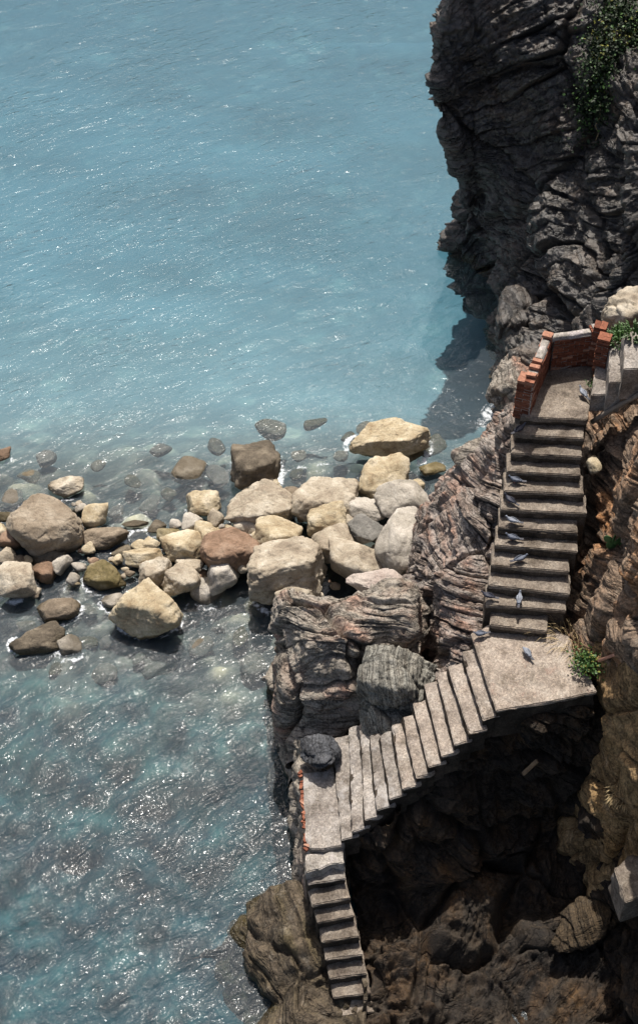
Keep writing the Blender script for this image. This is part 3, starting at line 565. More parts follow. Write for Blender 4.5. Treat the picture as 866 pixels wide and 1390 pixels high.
B = [ # px, py, w, h, z, mat, rot, label
 (62, 716, 100, 68, .5, 'brownish', -12, 'largest flat-topped tan boulder at the left edge of the boulder field'),
 (92, 661, 46, 28, .1, 'tan', 20, 'jagged pale boulder alone in water above the big left tan boulder'),
 (130, 700, 32, 30, .25, 'gold', 0, 'small rounded ochre boulder just right of the big left tan boulder'),
 (144, 730, 60, 28, .15, 'brown', 8, 'long low brown boulder with a pointed right end in the left shallows'),
 (21, 789, 52, 46, .35, 'tan', 10, 'rounded grey-tan boulder at the left edge below the big flat-topped one'),
 (10, 755, 26, 24, .2, 'tan', 0, 'small tan boulder at the left edge above the rounded grey-tan one'),
 (16, 731, 26, 26, .2, 'red', 0, 'small reddish boulder tucked against the left side of the big tan boulder'),
 (0, 722, 22, 28, .2, 'gold', 0, 'ochre stone cut by the left edge of the photo beside the big tan boulder'),
 (66, 757, 44, 26, .1, 'dark', 0, 'dark boulder in the shadow under the big left tan boulder'),
 (62, 777, 30, 28, .15, 'red', 30, 'rusty angular stone below the big left tan boulder'),
 (84, 767, 22, 30, .2, 'pale', -20, 'upright pale stone leaning beside the rusty angular stone'),
 (142, 784, 54, 36, .1, 'moss', 5, 'pitted ochre weedy boulder awash in the middle of the left shallows'),
 (80, 827, 56, 34, .1, 'brown', 12, 'brown dome-shaped boulder awash below the left group'),
 (52, 871, 72, 34, .05, 'dark', 14, 'low dark ridge-shaped boulder lowest at the left of the field'),
 (96, 878, 34, 28, -.05, 'pale', 0, 'pale round boulder half submerged right of the low dark ridge boulder'),
 (154, 816, 30, 18, .1, 'pale', 5, 'small pale flat stone left of the big ochre wedge boulder'),
 (204, 825, 92, 74, .4, 'gold', -14, 'big smooth ochre wedge-shaped boulder standing lowest in the open water'),
 (246, 786, 50, 42, .4, 'tan', 0, 'squarish pale-topped boulder above the right shoulder of the ochre wedge boulder'),
 (210, 776, 42, 38, .35, 'tan', -5, 'round tan boulder touching the top of the ochre wedge boulder'),
 (195, 758, 50, 28, .3, 'gold', 12, 'slanted ochre boulder behind the round tan one above the wedge boulder'),
 (204, 738, 26, 18, .2, 'gold', 0, 'small ochre stone at the upper left of the central pile'),
 (229, 728, 30, 22, .2, 'moss', 10, 'weedy dark-yellow stone at the upper left of the central pile'),
 (213, 715, 26, 16, .1, 'dark', 20, 'small dark pointed stone in the water left of the central pile'),
 (184, 711, 34, 10, .05, 'brown', 5, 'thin flat brown stone barely above the water'),
 (252, 742, 54, 44, .4, 'gold', 25, 'broad ochre boulder at the left of the central pile'),
 (261, 711, 30, 26, .3, 'pale', 15, 'pale oval boulder below the yellow one at the upper left of the central pile'),
 (277, 686, 44, 30, .25, 'gold', 5, 'yellow rounded boulder topmost at the left of the central pile'),
 (278, 719, 26, 24, .35, 'gold', 0, 'ochre stone in the middle of the small stones right of the pale oval boulder'),
 (293, 704, 22, 24, .3, 'tan', 0, 'small tan stone on the left of the grey double boulder'),
 (256, 768, 38, 18, .4, 'tan', -5, 'flat tan stone resting above the squarish pale-topped boulder'),
 (284, 803, 38, 40, .0, 'pale', -20, 'pale slab lying in the water right of the squarish boulder'),
 (172, 750, 38, 20, .0, 'tan', 0, 'pale stone awash left of the slanted ochre boulder'),
 (2, 617, 24, 18, .1, 'red', 0, 'reddish-brown stone alone in the water at the left edge above all other boulders'),
 (346, 633, 66, 68, .6, 'dark', -8, 'dark square-sided boulder with tan top standing at the top of the central pile'),
 (357, 662, 52, 28, .45, 'gold', 8, 'ochre flat boulder wedged right below the dark square boulder'),
 (354, 691, 84, 60, .6, 'tan', -10, 'grey-tan rounded boulder with a crack in the heart of the pile'),
 (440, 683, 84, 60, .7, 'tan', -6, 'large flat-topped pale-grey boulder in the middle of the upper row'),
 (521, 655, 76, 52, .7, 'gold', 22, 'bright yellow-tan egg-shaped boulder right of the flat-topped grey one'),
 (527, 599, 106, 48, .4, 'gold', 16, 'long ochre boulder lying farthest out on the right of the field'),
 (444, 706, 54, 44, .9, 'gold', 10, 'upper of two stacked pointed ochre boulders in the pile'),
 (451, 737, 56, 52, .9, 'tan', -10, 'lower of two stacked ochre boulders behind the biggest grey-tan boulder'),
 (389, 770, 106, 78, 1.0, 'tan', 12, 'biggest blocky grey-tan boulder in front of the central pile above the rock outcrop'),
 (314, 747, 78, 54, .7, 'red', 0, 'reddish-brown blocky boulder left of the biggest grey-tan boulder'),
 (377, 728, 60, 46, .9, 'gold', -8, 'bright cream-yellow boulder above the biggest grey-tan boulder'),
 (484, 762, 68, 56, 1.0, 'tan', 12, 'tan wedge boulder right of the biggest grey-tan boulder'),
 (495, 722, 48, 36, .9, 'greyb', -15, 'dark grey angular boulder wedged between pale ones on the right of the pile'),
 (499, 695, 48, 34, .9, 'pale', 0, 'pale grey cube-like boulder above the dark grey angular one'),
 (550, 683, 72, 60, 1.1, 'pale', 20, 'large pale boulder leaning on the layered ridge at the top right of the pile'),
 (540, 740, 58, 84, 1.3, 'pale', -5, 'tall pale grey boulder leaning on the layered ridge below the other pale one'),
 (523, 797, 100, 44, 1.6, 'pinkw', -5, 'pinkish-white boulder behind the top of the rock outcrop'),
 (402, 806, 54, 28, .9, 'tan', 0, 'greyish low boulder squeezed between the biggest boulder and the outcrop'),
 (303, 781, 38, 44, .5, 'pale', -25, 'pale triangular boulder pointing up below the reddish-brown boulder'),
 (287, 726, 34, 24, .5, 'gold', 10, 'ochre stone above the left end of the reddish-brown boulder'),
 (397, 671, 28, 20, .4, 'brown', 0, 'small brown stone between the flat ochre boulder and the flat-topped grey boulder'),
 (474, 706, 18, 18, .9, 'tan', 0, 'small tan stone right of the two stacked boulders'),
 (587, 636, 34, 16, .15, 'moss', 10, 'low yellow weedy stone awash near the layered ridge'),
 (548, 617, 54, 26, .05, 'moss', 12, 'dark weedy stone awash below the long ochre boulder'),
 (270, 741, 26, 34, .3, 'tan', 15, 'narrow tan stone between the broad ochre boulder and the reddish-brown one'),
 (336, 716, 34, 24, .6, 'tan', 10, 'tan stone squeezed between the cracked grey boulder and the reddish-brown one'),
 (8, 700, 30, 14, .05, 'moss', 0, 'thin weedy stone awash above the left edge ochre stone'),
 (215, 908, 60, 38, -.55, 'pale', 10, 'pale boulder fully under water below the ochre wedge boulder'),
 (310, 852, 44, 34, -.45, 'pale', 40, 'yellowish boulder under water between the wedge boulder and the outcrop'),
 (105, 805, 50, 34, -.4, 'tan', -10, 'tan boulder under water above the brown dome-shaped boulder'),
 (600, 690, 0, 0, 0, None, 0, ''),
]
PL = {204: [((-.85, .5, .15), .5), ((.55, .8, .2), .52), ((-.05, -1, .3), .62), ((0, .1, 1), .7)] , 62: [((0, .1, 1), .55), ((.6, -.75, -.1), .75), ((-.8, -.3, .2), .8)], 527: [((0, .1, 1), .6)], 389: [((-.1, .2, 1), .62), ((.9, -.3, .1), .78), ((0, -1, .3), .7)], 346: [((0, .3, 1), .6), ((-.9, -.3, .1), .7), ((.3, -1, .15), .68)], 314: [((0, .3, 1), .6), ((.2, -1, .1), .7)], 440: [((0, .1, 1), .6)]}
for i, (px, py, w_, h_, z, mt, rot, lab) in enumerate(B):
    if not mt: continue
    boulder('boulder', px, py, w_ * 1.09, h_ * 1.09, z, M[mt], lab, 'boulder', rot=rot, seed=101 + i * 7, group=G, k=16 + (i * 5) % 16, flat=0.72 if h_ > 20 else 0.5, rough=0.07 + 0.05 * ((i * 3) % 4) / 3, planes=PL.get(px))
# small cobbles wedged between the boulders
cob = [(236, 748), (228, 760), (268, 757), (300, 722), (262, 726), (330, 770), (428, 712), (412, 700), (470, 728), (520, 720), (515, 745), (345, 728), (292, 768),
       (240, 712), (120, 745), (108, 770), (100, 786), (38, 760), (46, 802), (160, 760), (176, 778), (128, 762), (224, 792), (272, 780), (226, 742), (283, 738), (310, 716),
       (320, 704), (508, 672), (470, 690), (478, 735), (424, 738), (110, 690), (30, 760), (266, 796), (430, 800), (455, 795), (520, 765), (565, 660), (188, 742)]
cob += [(px + random.uniform(-9, 9), py + random.uniform(-7, 7)) for px, py in cob for _ in (0, 1)]
for i, (px, py) in enumerate(cob):
    sz = random.uniform(12, 22) if i < 40 else random.uniform(6, 12); mt_ = random.choice(['tan', 'gold', 'brown', 'pale', 'red']); where = 'left pile' if px < 175 else 'middle pile' if px < 350 else 'right pile'
    boulder('small_stone', px, py, sz, sz * random.uniform(.6, .85), 0.12 + (0.5 if 300 < px < 560 and 690 < py else 0.05), M[mt_],
            ('small ' if i < 40 else 'tiny ') + dict(tan='tan', gold='ochre', brown='brown', pale='pale grey', red='reddish')[mt_] + ' stone wedged among the boulders of the ' + where, 'stone', rot=random.uniform(0, 180), seed=900 + i, group='small stones among the boulders')
aw = [(40, 648), (160, 690), (196, 690), (118, 830), (170, 846), (30, 842), (120, 868), (150, 870), (14, 820), (250, 838), (340, 830), (330, 872), (100, 700), (232, 665), (300, 650), (250, 640),
      (410, 612), (460, 622), (395, 640), (480, 600), (590, 610), (180, 655), (130, 640), (70, 620), (290, 610), (360, 590), (430, 580), (265, 880), (190, 890), (140, 915), (80, 915), (350, 905), (500, 575), (220, 615), (20, 670)]
for i, (px, py) in enumerate(aw):
    px += random.uniform(-8, 8); py += random.uniform(-8, 8); sz = random.uniform(20, 50); mt_ = random.choice(['tan', 'pale', 'pinkw', 'moss', 'gold'])
    zone = 'seaward of the boulder line' if py < 690 else 'in front of the boulder line'
    boulder('sunken_stone', px, py, sz, sz * random.uniform(.5, .75), -random.uniform(.10, .22), M[mt_], dict(tan='tan', gold='ochre', moss='weedy', pale='pale grey', pinkw='pinkish')[mt_] + ' stone just under the water ' + zone,
            'stone', rot=random.uniform(0, 180), seed=1200 + i, flat=.5, group='stones under the shallow water')
# single rocks by the stairs
boulder('rock_block', 541, 925, 100, 106, 3.6, M['grey'], 'upper grey-green blocky rock with vertical ribs beside the middle steps', 'rock', rot=-12, seed=501, flat=0.95, k=26, strata=((0.9, 0.35, 0.2), 4.5, 0.028), box=True, rough=.03)
boulder('rock_block', 528, 985, 76, 84, 2.9, M['grey'], 'lower grey-green block jammed between outcrop and middle steps', 'rock', rot=8, seed=505, flat=0.95, k=26, strata=((0.9, 0.35, 0.2), 4.5, 0.028), box=True, rough=.03)
boulder('slate_boulder', 436, 1023, 62, 48, 2.85, M['slate'], 'smooth dark slate-blue boulder on the corner of the lowest platform', 'boulder', rot=5, seed=511, flat=0.7, k=7, strata=((0.7, 0.2, 0.6), 3, 0.05))
boulder('ochre_rock', 843, 905, 84, 78, 5.3, M['ochre'], 'rounded orange-brown rock right of the middle landing', 'rock', rot=20, seed=521, flat=0.8, strata=((0.3, 0.5, 0.8), 3, 0.06))
orr = W([[(790, 960, 2.5), (806, 925, 4.6), (828, 895, 5.5), (880, 880, 6.8), (960, 850, 9)],
         [(792, 1000, 2.5), (812, 958, 4.5), (834, 930, 5.6), (880, 920, 6.7), (960, 900, 9)],
         [(795, 1040, 2.0), (812, 1005, 3.7), (836, 982, 5.2), (880, 972, 6.3), (960, 960, 8.5)],
         [(785, 1090, 1.4), (803, 1062, 2.7), (828, 1042, 4.2), (880, 1028, 5.7), (960, 1015, 8)],
         [(770, 1150, .7), (790, 1122, 1.7), (818, 1100, 3.0), (880, 1085, 4.8), (960, 1070, 7)],
         [(770, 1220, .1), (795, 1190, .9), (822, 1170, 1.8), (885, 1145, 3.6), (960, 1130, 6)],
         [(780, 1290, -.5), (800, 1260, -.1), (830, 1240, .4), (890, 1220, 1.4), (960, 1210, 4)]])
o = rock_sheet('ochre_flank', orr, 200, 330, M['ochre'], s_nrm=(0.6, -0.2, 0.7), freq=1.3, warp=0.7, amp=0.10, seed=63, flip=True, big=0.35, bigs=0.8, blocks=0.0, joint=.4, fault=.6, face=.4, seam=.15, fine=.05)
tag(o, 'smooth orange-brown rock flank sloping down at the right edge below the middle landing', 'rock')
boulder('gully_boulder', 808, 1244, 150, 52, .9, M['gullybrown'], 'long brown rock slab low in the shaded gully at the bottom right', 'rock', rot=35, seed=531, flat=0.6, strata=((0.6, -0.5, 0.5), 5, 0.03))
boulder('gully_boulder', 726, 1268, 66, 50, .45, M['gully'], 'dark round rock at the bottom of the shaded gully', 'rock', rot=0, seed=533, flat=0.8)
boulder('pale_rock', 848, 428, 60, 52, 9.0, M['tan'], 'cream angular rock above the brick wall at the right edge', 'rock', rot=25, seed=541, flat=0.9, strata=((0.5, 0.3, 0.7), 3.5, 0.06))
boulder('pale_rock', 838, 458, 38, 26, 8.6, M['tan'], 'small cream rock beside the green plants by the brick wall', 'rock', rot=10, seed=543, flat=0.9)
boulder('shore_boulder', 697, 520, 66, 80, 1.5, M['block'], 'pale-rimmed boulder at the water left of the brick wall', 'boulder', rot=-20, seed=551, flat=0.7, strata=((0.3, 0.5, 0.8), 3, 0.05))
boulder('shore_boulder', 700, 435, 56, 66, 1.6, M['cliff'], 'ribbed grey boulder at the foot of the sea cliff above the brick wall', 'boulder', rot=-20, seed=553, flat=0.8, strata=((0.8, 0.3, 0.4), 3, 0.06))
boulder('ridge_rock', 650, 622, 64, 50, 5.6, M['block'], 'smooth cream-grey rock bulge at the top of the layered ridge', 'rock', rot=25, seed=557, flat=0.75, strata=((0.4, 0.5, 0.7), 2, 0.04))
boulder('yellow_stone', 805, 631, 17, 26, 7.35, M['gold'], 'flat yellow stone standing in the crevice beside the upper steps', 'stone', rot=15, seed=561, flat=0.5, k=14)

# ------------------------------------------------------------------ CONCRETE
def slab(name, poly, ztop, zbot, mat, parent=None, jit=0.012, seed=0, res=0.09, wz=0.0, bev=0.02, under=None, th=.07):
    if under:
        c_ = np.mean(np.array([q[:2] for q in poly]), 0); pl = [c_ + (np.array(q[:2]) - c_) * .985 for q in poly]
        slab('support', pl, ztop - th + .01, zbot, under, parent, .03, seed + 300, res, wz, .01); zbot = ztop - th
    """solid with polygon plan (world xy), worn edges"""
    bm = bmesh.new(); vs = [bm.verts.new((p[0], p[1], ztop)) for p in poly]; f = bm.faces.new(vs)
    if f.normal.z < 0: f.normal_flip()
    bm.normal_update()
    if f.normal.z < 0: bmesh.ops.reverse_faces(bm, faces=[f])
    ex = bmesh.ops.extrude_face_region(bm, geom=[f]); nv = [g for g in ex['geom'] if isinstance(g, bmesh.types.BMVert)]
    for v_ in nv: v_.co.z = zbot
    bmesh.ops.recalc_face_normals(bm, faces=bm.faces)
    bmesh.ops.bevel(bm, geom=[e for e in bm.edges if max(v_.co.z for v_ in e.verts) > ztop - .01], offset=bev, segments=2, affect='EDGES')
    for _ in range(7):
        es = [e for e in bm.edges if e.calc_length() > res * 1.6 and (max(v_.co.z for v_ in e.verts) > ztop - 0.5)]
        if not es: break
        bmesh.ops.subdivide_edges(bm, edges=es, cuts=1, use_grid_fill=True)
    bmesh.ops.triangulate(bm, faces=[f for f in bm.faces if len(f.verts) > 4])
    bm.normal_update(); bm.verts.ensure_lookup_table()
    co = np.array([v_.co[:] for v_ in bm.verts]); nn = np.array([v_.normal[:] for v_ in bm.verts])
    d = jit * fbm(co, 5, 3, seed) * 1.6 + jit * 1.2 * fbm(co, 1.3, 2, seed + 3)
    edge = (nn[:, 2] > .15) & (nn[:, 2] < .95)
    d = d - edge * .035 * sstep(.05, .45, fbm(co, 3.5, 3, seed + 8)) - .012 * sstep(.2, .5, fbm(co, 2.2, 2, seed + 9))
    co = co + nn * d[:, None]
    for v_, c_ in zip(bm.verts, co): v_.co = c_
    me = bpy.data.meshes.new(name); bm.to_mesh(me); bm.free(); me.materials.append(mat)
    for p_ in me.polygons: p_.use_smooth = False
    o = bpy.data.objects.new(name, me); C.objects.link(o); o.parent = parent
    return o
# upper flight
st = empty('upper_stairs', (0, 0, 0)); tag(st, 'straight upper flight of brown pebbly concrete steps rising to the brick-walled landing', 'stairs')
fl = [(705, 566), (699, 590), (693.5, 615), (687.5, 640), (683, 666), (679, 691), (676, 715.5), (671, 740), (666, 767), (662, 794), (658, 821), (664, 848)]
fr_ = [(797, 569.5), (793, 595), (790, 620), (787.5, 645), (793, 671), (796, 697), (785, 723), (784, 749), (772, 776), (773, 807), (768, 829), (742, 857)]
zs = [8.4 - 0.25 * i for i in range(13)]
for i in range(1, 12):
    a, b_ = P(*fl[i], zs[i]), P(*fr_[i], zs[i]); dirn = unit((b_ - a)[:2]); nb = np.array((-dirn[1], dirn[0]))
    poly = [a[:2], b_[:2], b_[:2] + nb * 0.62, a[:2] + nb * 0.62]
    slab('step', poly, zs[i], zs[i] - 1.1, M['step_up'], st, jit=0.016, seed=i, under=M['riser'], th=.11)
# top landing
tl = empty('top_landing', (0, 0, 0)); tag(tl, 'square top landing of worn concrete inside the red brick walls', 'landing')
slab('landing_slab', [P(x, y, 8.4)[:2] for x, y in ((705, 566), (797, 569.5), (806, 500), (808, 488), (735, 488), (722, 520))], 8.4, 7.0, M['step_up'], tl, jit=0.015, seed=40, under=M['riser'], th=.14)
# concrete blocks climbing to the right
cb = empty('side_steps', (0, 0, 0)); tag(cb, 'three big grey concrete steps climbing right from the top landing', 'stairs')
for k, (pl, z) in enumerate([(((802, 536), (827, 535), (829, 488), (809, 489)), 8.75), (((826, 519), (847, 519), (847, 466), (826, 468)), 9.3), (((846, 501), (900, 499), (900, 445), (846, 451)), 9.85)]):
    slab('step', [P(x, y, z)[:2] for x, y in pl], z, z - (0.5 if k == 0 else 0.9), M['step_low'], cb, seed=50 + k)
# middle landing
ml = empty('middle_landing', (0, 0, 0)); tag(ml, 'broad pinkish concrete landing with rust stains between the upper and middle steps', 'landing')
slab('landing_slab', [P(x, y, 5.4)[:2] for x, y in ((638.5, 859), (673, 965), (742, 953), (810, 939), (803, 921), (781, 898), (772, 862), (740, 845), (668, 845))], 5.4, 4.4, M['landing'], ml, jit=0.015, seed=61, under=M['shaded_support'], th=.08)
# middle flight
ms_ = empty('middle_stairs', (0, 0, 0)); tag(ms_, 'middle flight of long pinkish-grey steps descending left to the lowest platform', 'stairs')
br_p = [(673, 973), (654.5, 991.5), (635, 1006.5), (617.5, 1022), (599, 1037), (582.5, 1051), (565, 1066), (547, 1080), (530, 1095), (513, 1109), (496, 1124), (481, 1136)]
tl_p = [(630, 896), (611, 916), (595, 926), (578, 940), (563, 966), (548.5, 984), (534, 997), (517, 1010), (503, 1010), (489, 994), (474, 1000), (452, 1016)]
zm = [5.4 - 0.23 * (i + 1) for i in range(12)]
for i in range(12):
    br2 = P(*br_p[i], zm[i]); bl2 = P(br_p[i][0] - 18, br_p[i][1] + 5, zm[i])
    t_l = P(*tl_p[i], zm[i]); t_r = t_l + (br2 - bl2)
    e = (br2 - bl2)[:2]; e = e / np.linalg.norm(e) * 0.12
    up = (t_r - br2)[:2]; up = up / np.linalg.norm(up)
    poly = [bl2[:2], br2[:2] + e, t_r[:2] + e + up * .25, t_l[:2] + up * .25]
    slab('step', poly, zm[i], zm[i] - 0.75, M['step_mid'] if i < 7 else M['step_low'], ms_, jit=0.016 if i < 5 else 0.028, seed=70 + i, under=M['shaded_support'], th=.06)
# lowest platform
lp = empty('lowest_platform', (0, 0, 0)); tag(lp, 'narrow pale concrete platform with broken brick edge at the foot of the middle steps', 'platform')
slab('platform_slab', [P(x, y, 2.5)[:2] for x, y in ((411, 1049), (440, 1047), (452, 1040), (470, 1140), (466, 1147), (440, 1153), (421, 1152), (414, 1138))], 2.5, 1.5, M['step_low'], lp, seed=91)
slab('broken_edge', [P(x, y, 2.38)[:2] for x, y in ((415, 1160), (466, 1150), (468, 1172), (449, 1173), (436, 1180), (416, 1184))], 2.38, 1.5, M['mortar'], lp, jit=0.03, seed=92)
# lowest flight
ls_ = empty('lowest_stairs', (0, 0, 0)); tag(ls_, 'narrow steep lowest flight of grey steps descending towards the sea at the bottom', 'stairs')
ll = [(417.5, 1201), (424, 1229), (431, 1253), (437, 1279), (442, 1303), (447, 1329), (452, 1355), (457, 1381), (462, 1407)]
lrr = [(470, 1193), (476, 1219), (481, 1243), (487, 1271), (493, 1296), (498, 1322), (503, 1348), (508, 1374), (513, 1400)]
for i in range(9):
    z = 2.12 - 0.26 * i; a, b_ = P(*ll[i], z), P(*lrr[i], z); dirn = unit((b_ - a)[:2]); nb = np.array((-dirn[1], dirn[0]))
    slab('step', [a[:2], b_[:2], b_[:2] + nb * 0.6, a[:2] + nb * 0.6], z, z - 1.3, M['step_low'] if i < 1 else M['step_up'], ls_, jit=0.022, seed=100 + i, under=M['shaded_support'], th=.07)
slab('concrete_block', [P(x, y, 3.4)[:2] for x, y in ((832, 1178), (848, 1225), (880, 1215), (895, 1150), (852, 1160))], 3.4, 2.6, M['step_up'], None, jit=0.03, seed=120)
tag(C.objects[-1], 'grey broken concrete block low at the right edge above the gully', 'concrete block')

# ------------------------------------------------------------------ BRICK WALLS
class MB:
    def __init__(s): s.v = []; s.f = []; s.t = []
    def box(s, c, ax, ay, az, tone=0.5, jit=0.004):
        b = len(s.v); 
        for dx, dy, dz in ((-1,-1,-1),(1,-1,-1),(1,1,-1),(-1,1,-1),(-1,-1,1),(1,-1,1),(1,1,1),(-1,1,1)):
            s.v.append(np.array(c) + ax*dx + ay*dy + az*dz + RNG.normal(0, jit, 3)); s.t.append(tone)
        for q in ((0,3,2,1),(4,5,6,7),(0,1,5,4),(1,2,6,5),(2,3,7,6),(3,0,4,7)): s.f.append([b + k for k in q])
    def build(s, name, mat, parent=None, smooth=False):
        return np_mesh(name, np.array(s.v), np.array(s.f), mat, parent, smooth, {'tone': s.t})
def brick_run(mb, mo, p0, p1, zb, hfun, th=0.24, skip=None):
    d = (p1 - p0)[:2]; L = np.linalg.norm(d); d = np.array((*(d / L), 0)); nn = np.array((-d[1], d[0], 0)); z = zb; k = 0
    hc = 0.075; bl = 0.25
    while True:
        any_ = False
        for row in (-1, 1):
            t = -(k % 2) * bl / 2
            while t < L:
                a0, a1 = max(t, 0), min(t + bl, L); t += bl
                if a1 - a0 < 0.05: continue
                tm = (a0 + a1) / 2
                if z + hc > zb + hfun(tm / L): continue
                any_ = True
                c = p0 + d * tm + nn * row * (th / 4 + .001); c[2] = z + hc / 2
                c = c + nn * RNG.normal(0, .006) 
                mb.box(c, d * (a1 - a0 - .014) / 2, nn * (th / 4 - .004), np.array((0, 0, (hc - .014) / 2)), np.clip(RNG.normal(.45, .25), 0, 1))
        if not any_: break
        z += hc; k += 1
    # mortar core, set back behind the brick faces
    n = 8
    for q in range(n):
        hh = min(hfun((q + .1) / n), hfun((q + .9) / n)) - 0.04
        c = p0 + d * L * (q + .5) / n; c[2] = zb + hh / 2
        mo.box(c, d * (L / n / 2 - .004 if q in (0, n - 1) else L / n / 2), nn * (th / 2 - .016), np.array((0, 0, hh / 2)), .5, 0)
zb = 8.38
bw = empty('brick_wall', (0, 0, 0)); tag(bw, 'ruined red brick wall with mortar coping round two sides of the top landing', 'wall')
A0, A1, A2 = P(712, 562, zb), P(737, 500, zb), P(803, 491, zb)
for v_ in (A0, A1, A2): v_[2] = 0
mb, mo = MB(), MB(); brick_run(mb, mo, A0, A1 + unit(A1 - A0) * .12, zb, lambda t: 0.98 + 0.05 * math.sin(t * 9)); mb.build('brickwork', M['brick'], bw); mo.build('mortar_core', M['mortar'], bw)
mb, mo = MB(), MB(); brick_run(mb, mo, A1 + unit(A2 - A1) * .13, A2, zb, lambda t: 0.96 if t < .88 else 1.12); mb.build('brickwork', M['brick'], bw); mo.build('mortar_core', M['mortar'], bw)
# piers: front left corner and right end
def pier(cx, cy, z0, h, w=.36, name='pier'):
    c = P(cx, cy, z0); m_ = MB(); o_ = MB(); d = unit((A1 - A0)); nn = np.array((-d[1], d[0], 0)); z = z0; k = 0
    while z < z0 + h:
        for s1 in (-1, 1):
            for s2 in (-.0,):
                a, b2 = (d, nn) if k % 2 else (nn, d)
                m_.box(np.array((c[0], c[1], z + .0375)) + b2 * s1 * w / 4, a * (w / 2 - .007), b2 * (w / 4 - .006), np.array((0, 0, .031)), np.clip(RNG.normal(.5, .22), 0, 1), .007)
        z += .075; k += 1
    o_.box(np.array((c[0], c[1], z0 + h / 2 - .03)), d * (w / 2 - .02), nn * (w / 2 - .02), np.array((0, 0, h / 2 - .02)), .5, 0)
    p_ = m_.build(name, M['brick'], bw); o_.build('mortar_core', M['mortar'], p_); return p_
pier(708, 562, 8.2, 1.1); pier(806, 494, 8.38, 1.15, .3); pier(813, 500, 8.6, .9, .3)
mb = MB()
for px, py, z in ((806, 455, 9.6), (799, 500, 8.45), (817, 492, 9.2)):
    pass
# mortar coping on the wall tops (lumpy)
def coping(p0, p1, z, w=.2, th=.05, seed=0, name='coping'):
    d = (p1 - p0); d[2] = 0; L = np.linalg.norm(d); d = d / L; nn = np.array((-d[1], d[0], 0)); n = int(L / .05) + 2; m = 9
    g = np.zeros((n, m, 3))
    for i in range(n):
        for j in range(m):
            a = (j / (m - 1) - .5) * 2; g[i, j] = p0 + d * L * i / (n - 1) + nn * a * w / 2; g[i, j, 2] = z + th * (1 - abs(a) ** 4) - (0.06 if abs(a) > .99 else 0)
    g[..., 2] += .02 * fbm(g, 4, 3, seed); g[..., :2] += .02 * fbm(g, 3, 2, seed + 4)[..., None]
    return np_mesh(name, g, grid_faces(n, m)[:, ::-1], M['mortar'], bw)
q1 = A0 + (A1 - A0) * .5; q2 = A0 + (A1 - A0) * .88
coping(q1, q2, 9.35, seed=3); coping(A1 + (A2 - A1) * .05, A1 + (A2 - A1) * .86, 9.32, seed=5)
# loose bricks on top
mb = MB(); dd = unit(A1 - A0); nn = np.array((-dd[1], dd[0], 0))
for t, z in ((.12, 9.4), (.28, 9.42), (.42, 9.4), (.95, 9.44), (1.02, 9.4)):
    c = A0 + (A1 - A0) * t; c[2] = z; mb.box(c, nn * .11, dd * .06, np.array((0, 0, .032)), .85, .006)
mb.build('top_bricks', M['brick'], bw)
# crumbled brick edge on the lowest platform
for i in range(30):
    t = i / 29; c = P(409 + 7 * t + random.uniform(-1.5, 1.5), 1050 + 106 * t, 2.42); c[2] = 2.43 - .04 * random.random()
    if random.random() < .3: continue
    be = MB(); a = random.uniform(0, 3.1); ax = np.array((math.cos(a), math.sin(a), 0)); ay = np.array((-ax[1], ax[0], 0))
    be.box(c, ax * random.uniform(.035, .075), ay * random.uniform(.025, .04), np.array((0, 0, random.uniform(.03, .05))), random.uniform(.3, 1), .008)
    be.build('broken_brick', M['brick'], lp)

# ------------------------------------------------------------------ POLES
def tube(name, pts, r, mat, parent=None, seg=10):
    pts = [Vector(p) for p in pts]; v = []; f = []
    for i, p in enumerate(pts):
        d = (pts[min(i + 1, len(pts) - 1)] - pts[max(i - 1, 0)]).normalized(); a = d.orthogonal().normalized(); b_ = d.cross(a)
        rr = r[i] if isinstance(r, (list, tuple)) else r
        for k in range(seg):
            t = 2 * math.pi * k / seg; v.append((p + (a * math.cos(t) + b_ * math.sin(t)) * rr)[:])
    n = len(pts)
    for i in range(n - 1):
        for k in range(seg): f.append((i * seg + k, i * seg + (k + 1) % seg, (i + 1) * seg + (k + 1) % seg, (i + 1) * seg + k))
    me = bpy.data.meshes.new(name); me.from_pydata(v, [], f + [tuple(range(seg))[::-1], tuple(range((n - 1) * seg, n * seg))]); me.materials.append(mat)
    for p_ in me.polygons: p_.use_smooth = len(p_.vertices) == 4
    o = bpy.data.objects.new(name, me); C.objects.link(o); o.parent = parent; return o
a, b_ = P(803, 573, 8.0), P(880, 527, 9.4)
tag(tube('handrail_pole', [a + (b_ - a) * t + np.array((0, 0, .03 * math.sin(t * 5))) for t in np.linspace(0, 1, 9)], .06, M['pole']), 'thick weathered grey pole slanting up right from the top step', 'pole')
a, b_ = P(812, 897, 5.9), P(862, 878, 6.9)
tag(tube('fallen_pipe', [a, a + (b_ - a) * .5, b_], .035, M['redpipe']), 'thin faded red pipe lying on the rocks right of the green tuft', 'pipe')
mb = MB(); a, b_ = P(710, 1050, 3.4), P(728, 1033, 3.75); d = unit(b_ - a); s_ = unit(np.cross(d, (0, 0, 1)))
mb.box((a + b_) / 2, d * .24, s_ * .045, np.cross(s_, d) * .02, .5, .004)
o = mb.build('wood_plank', M['wood']); tag(o, 'short bleached plank lodged in the shaded rock under the middle landing', 'plank')

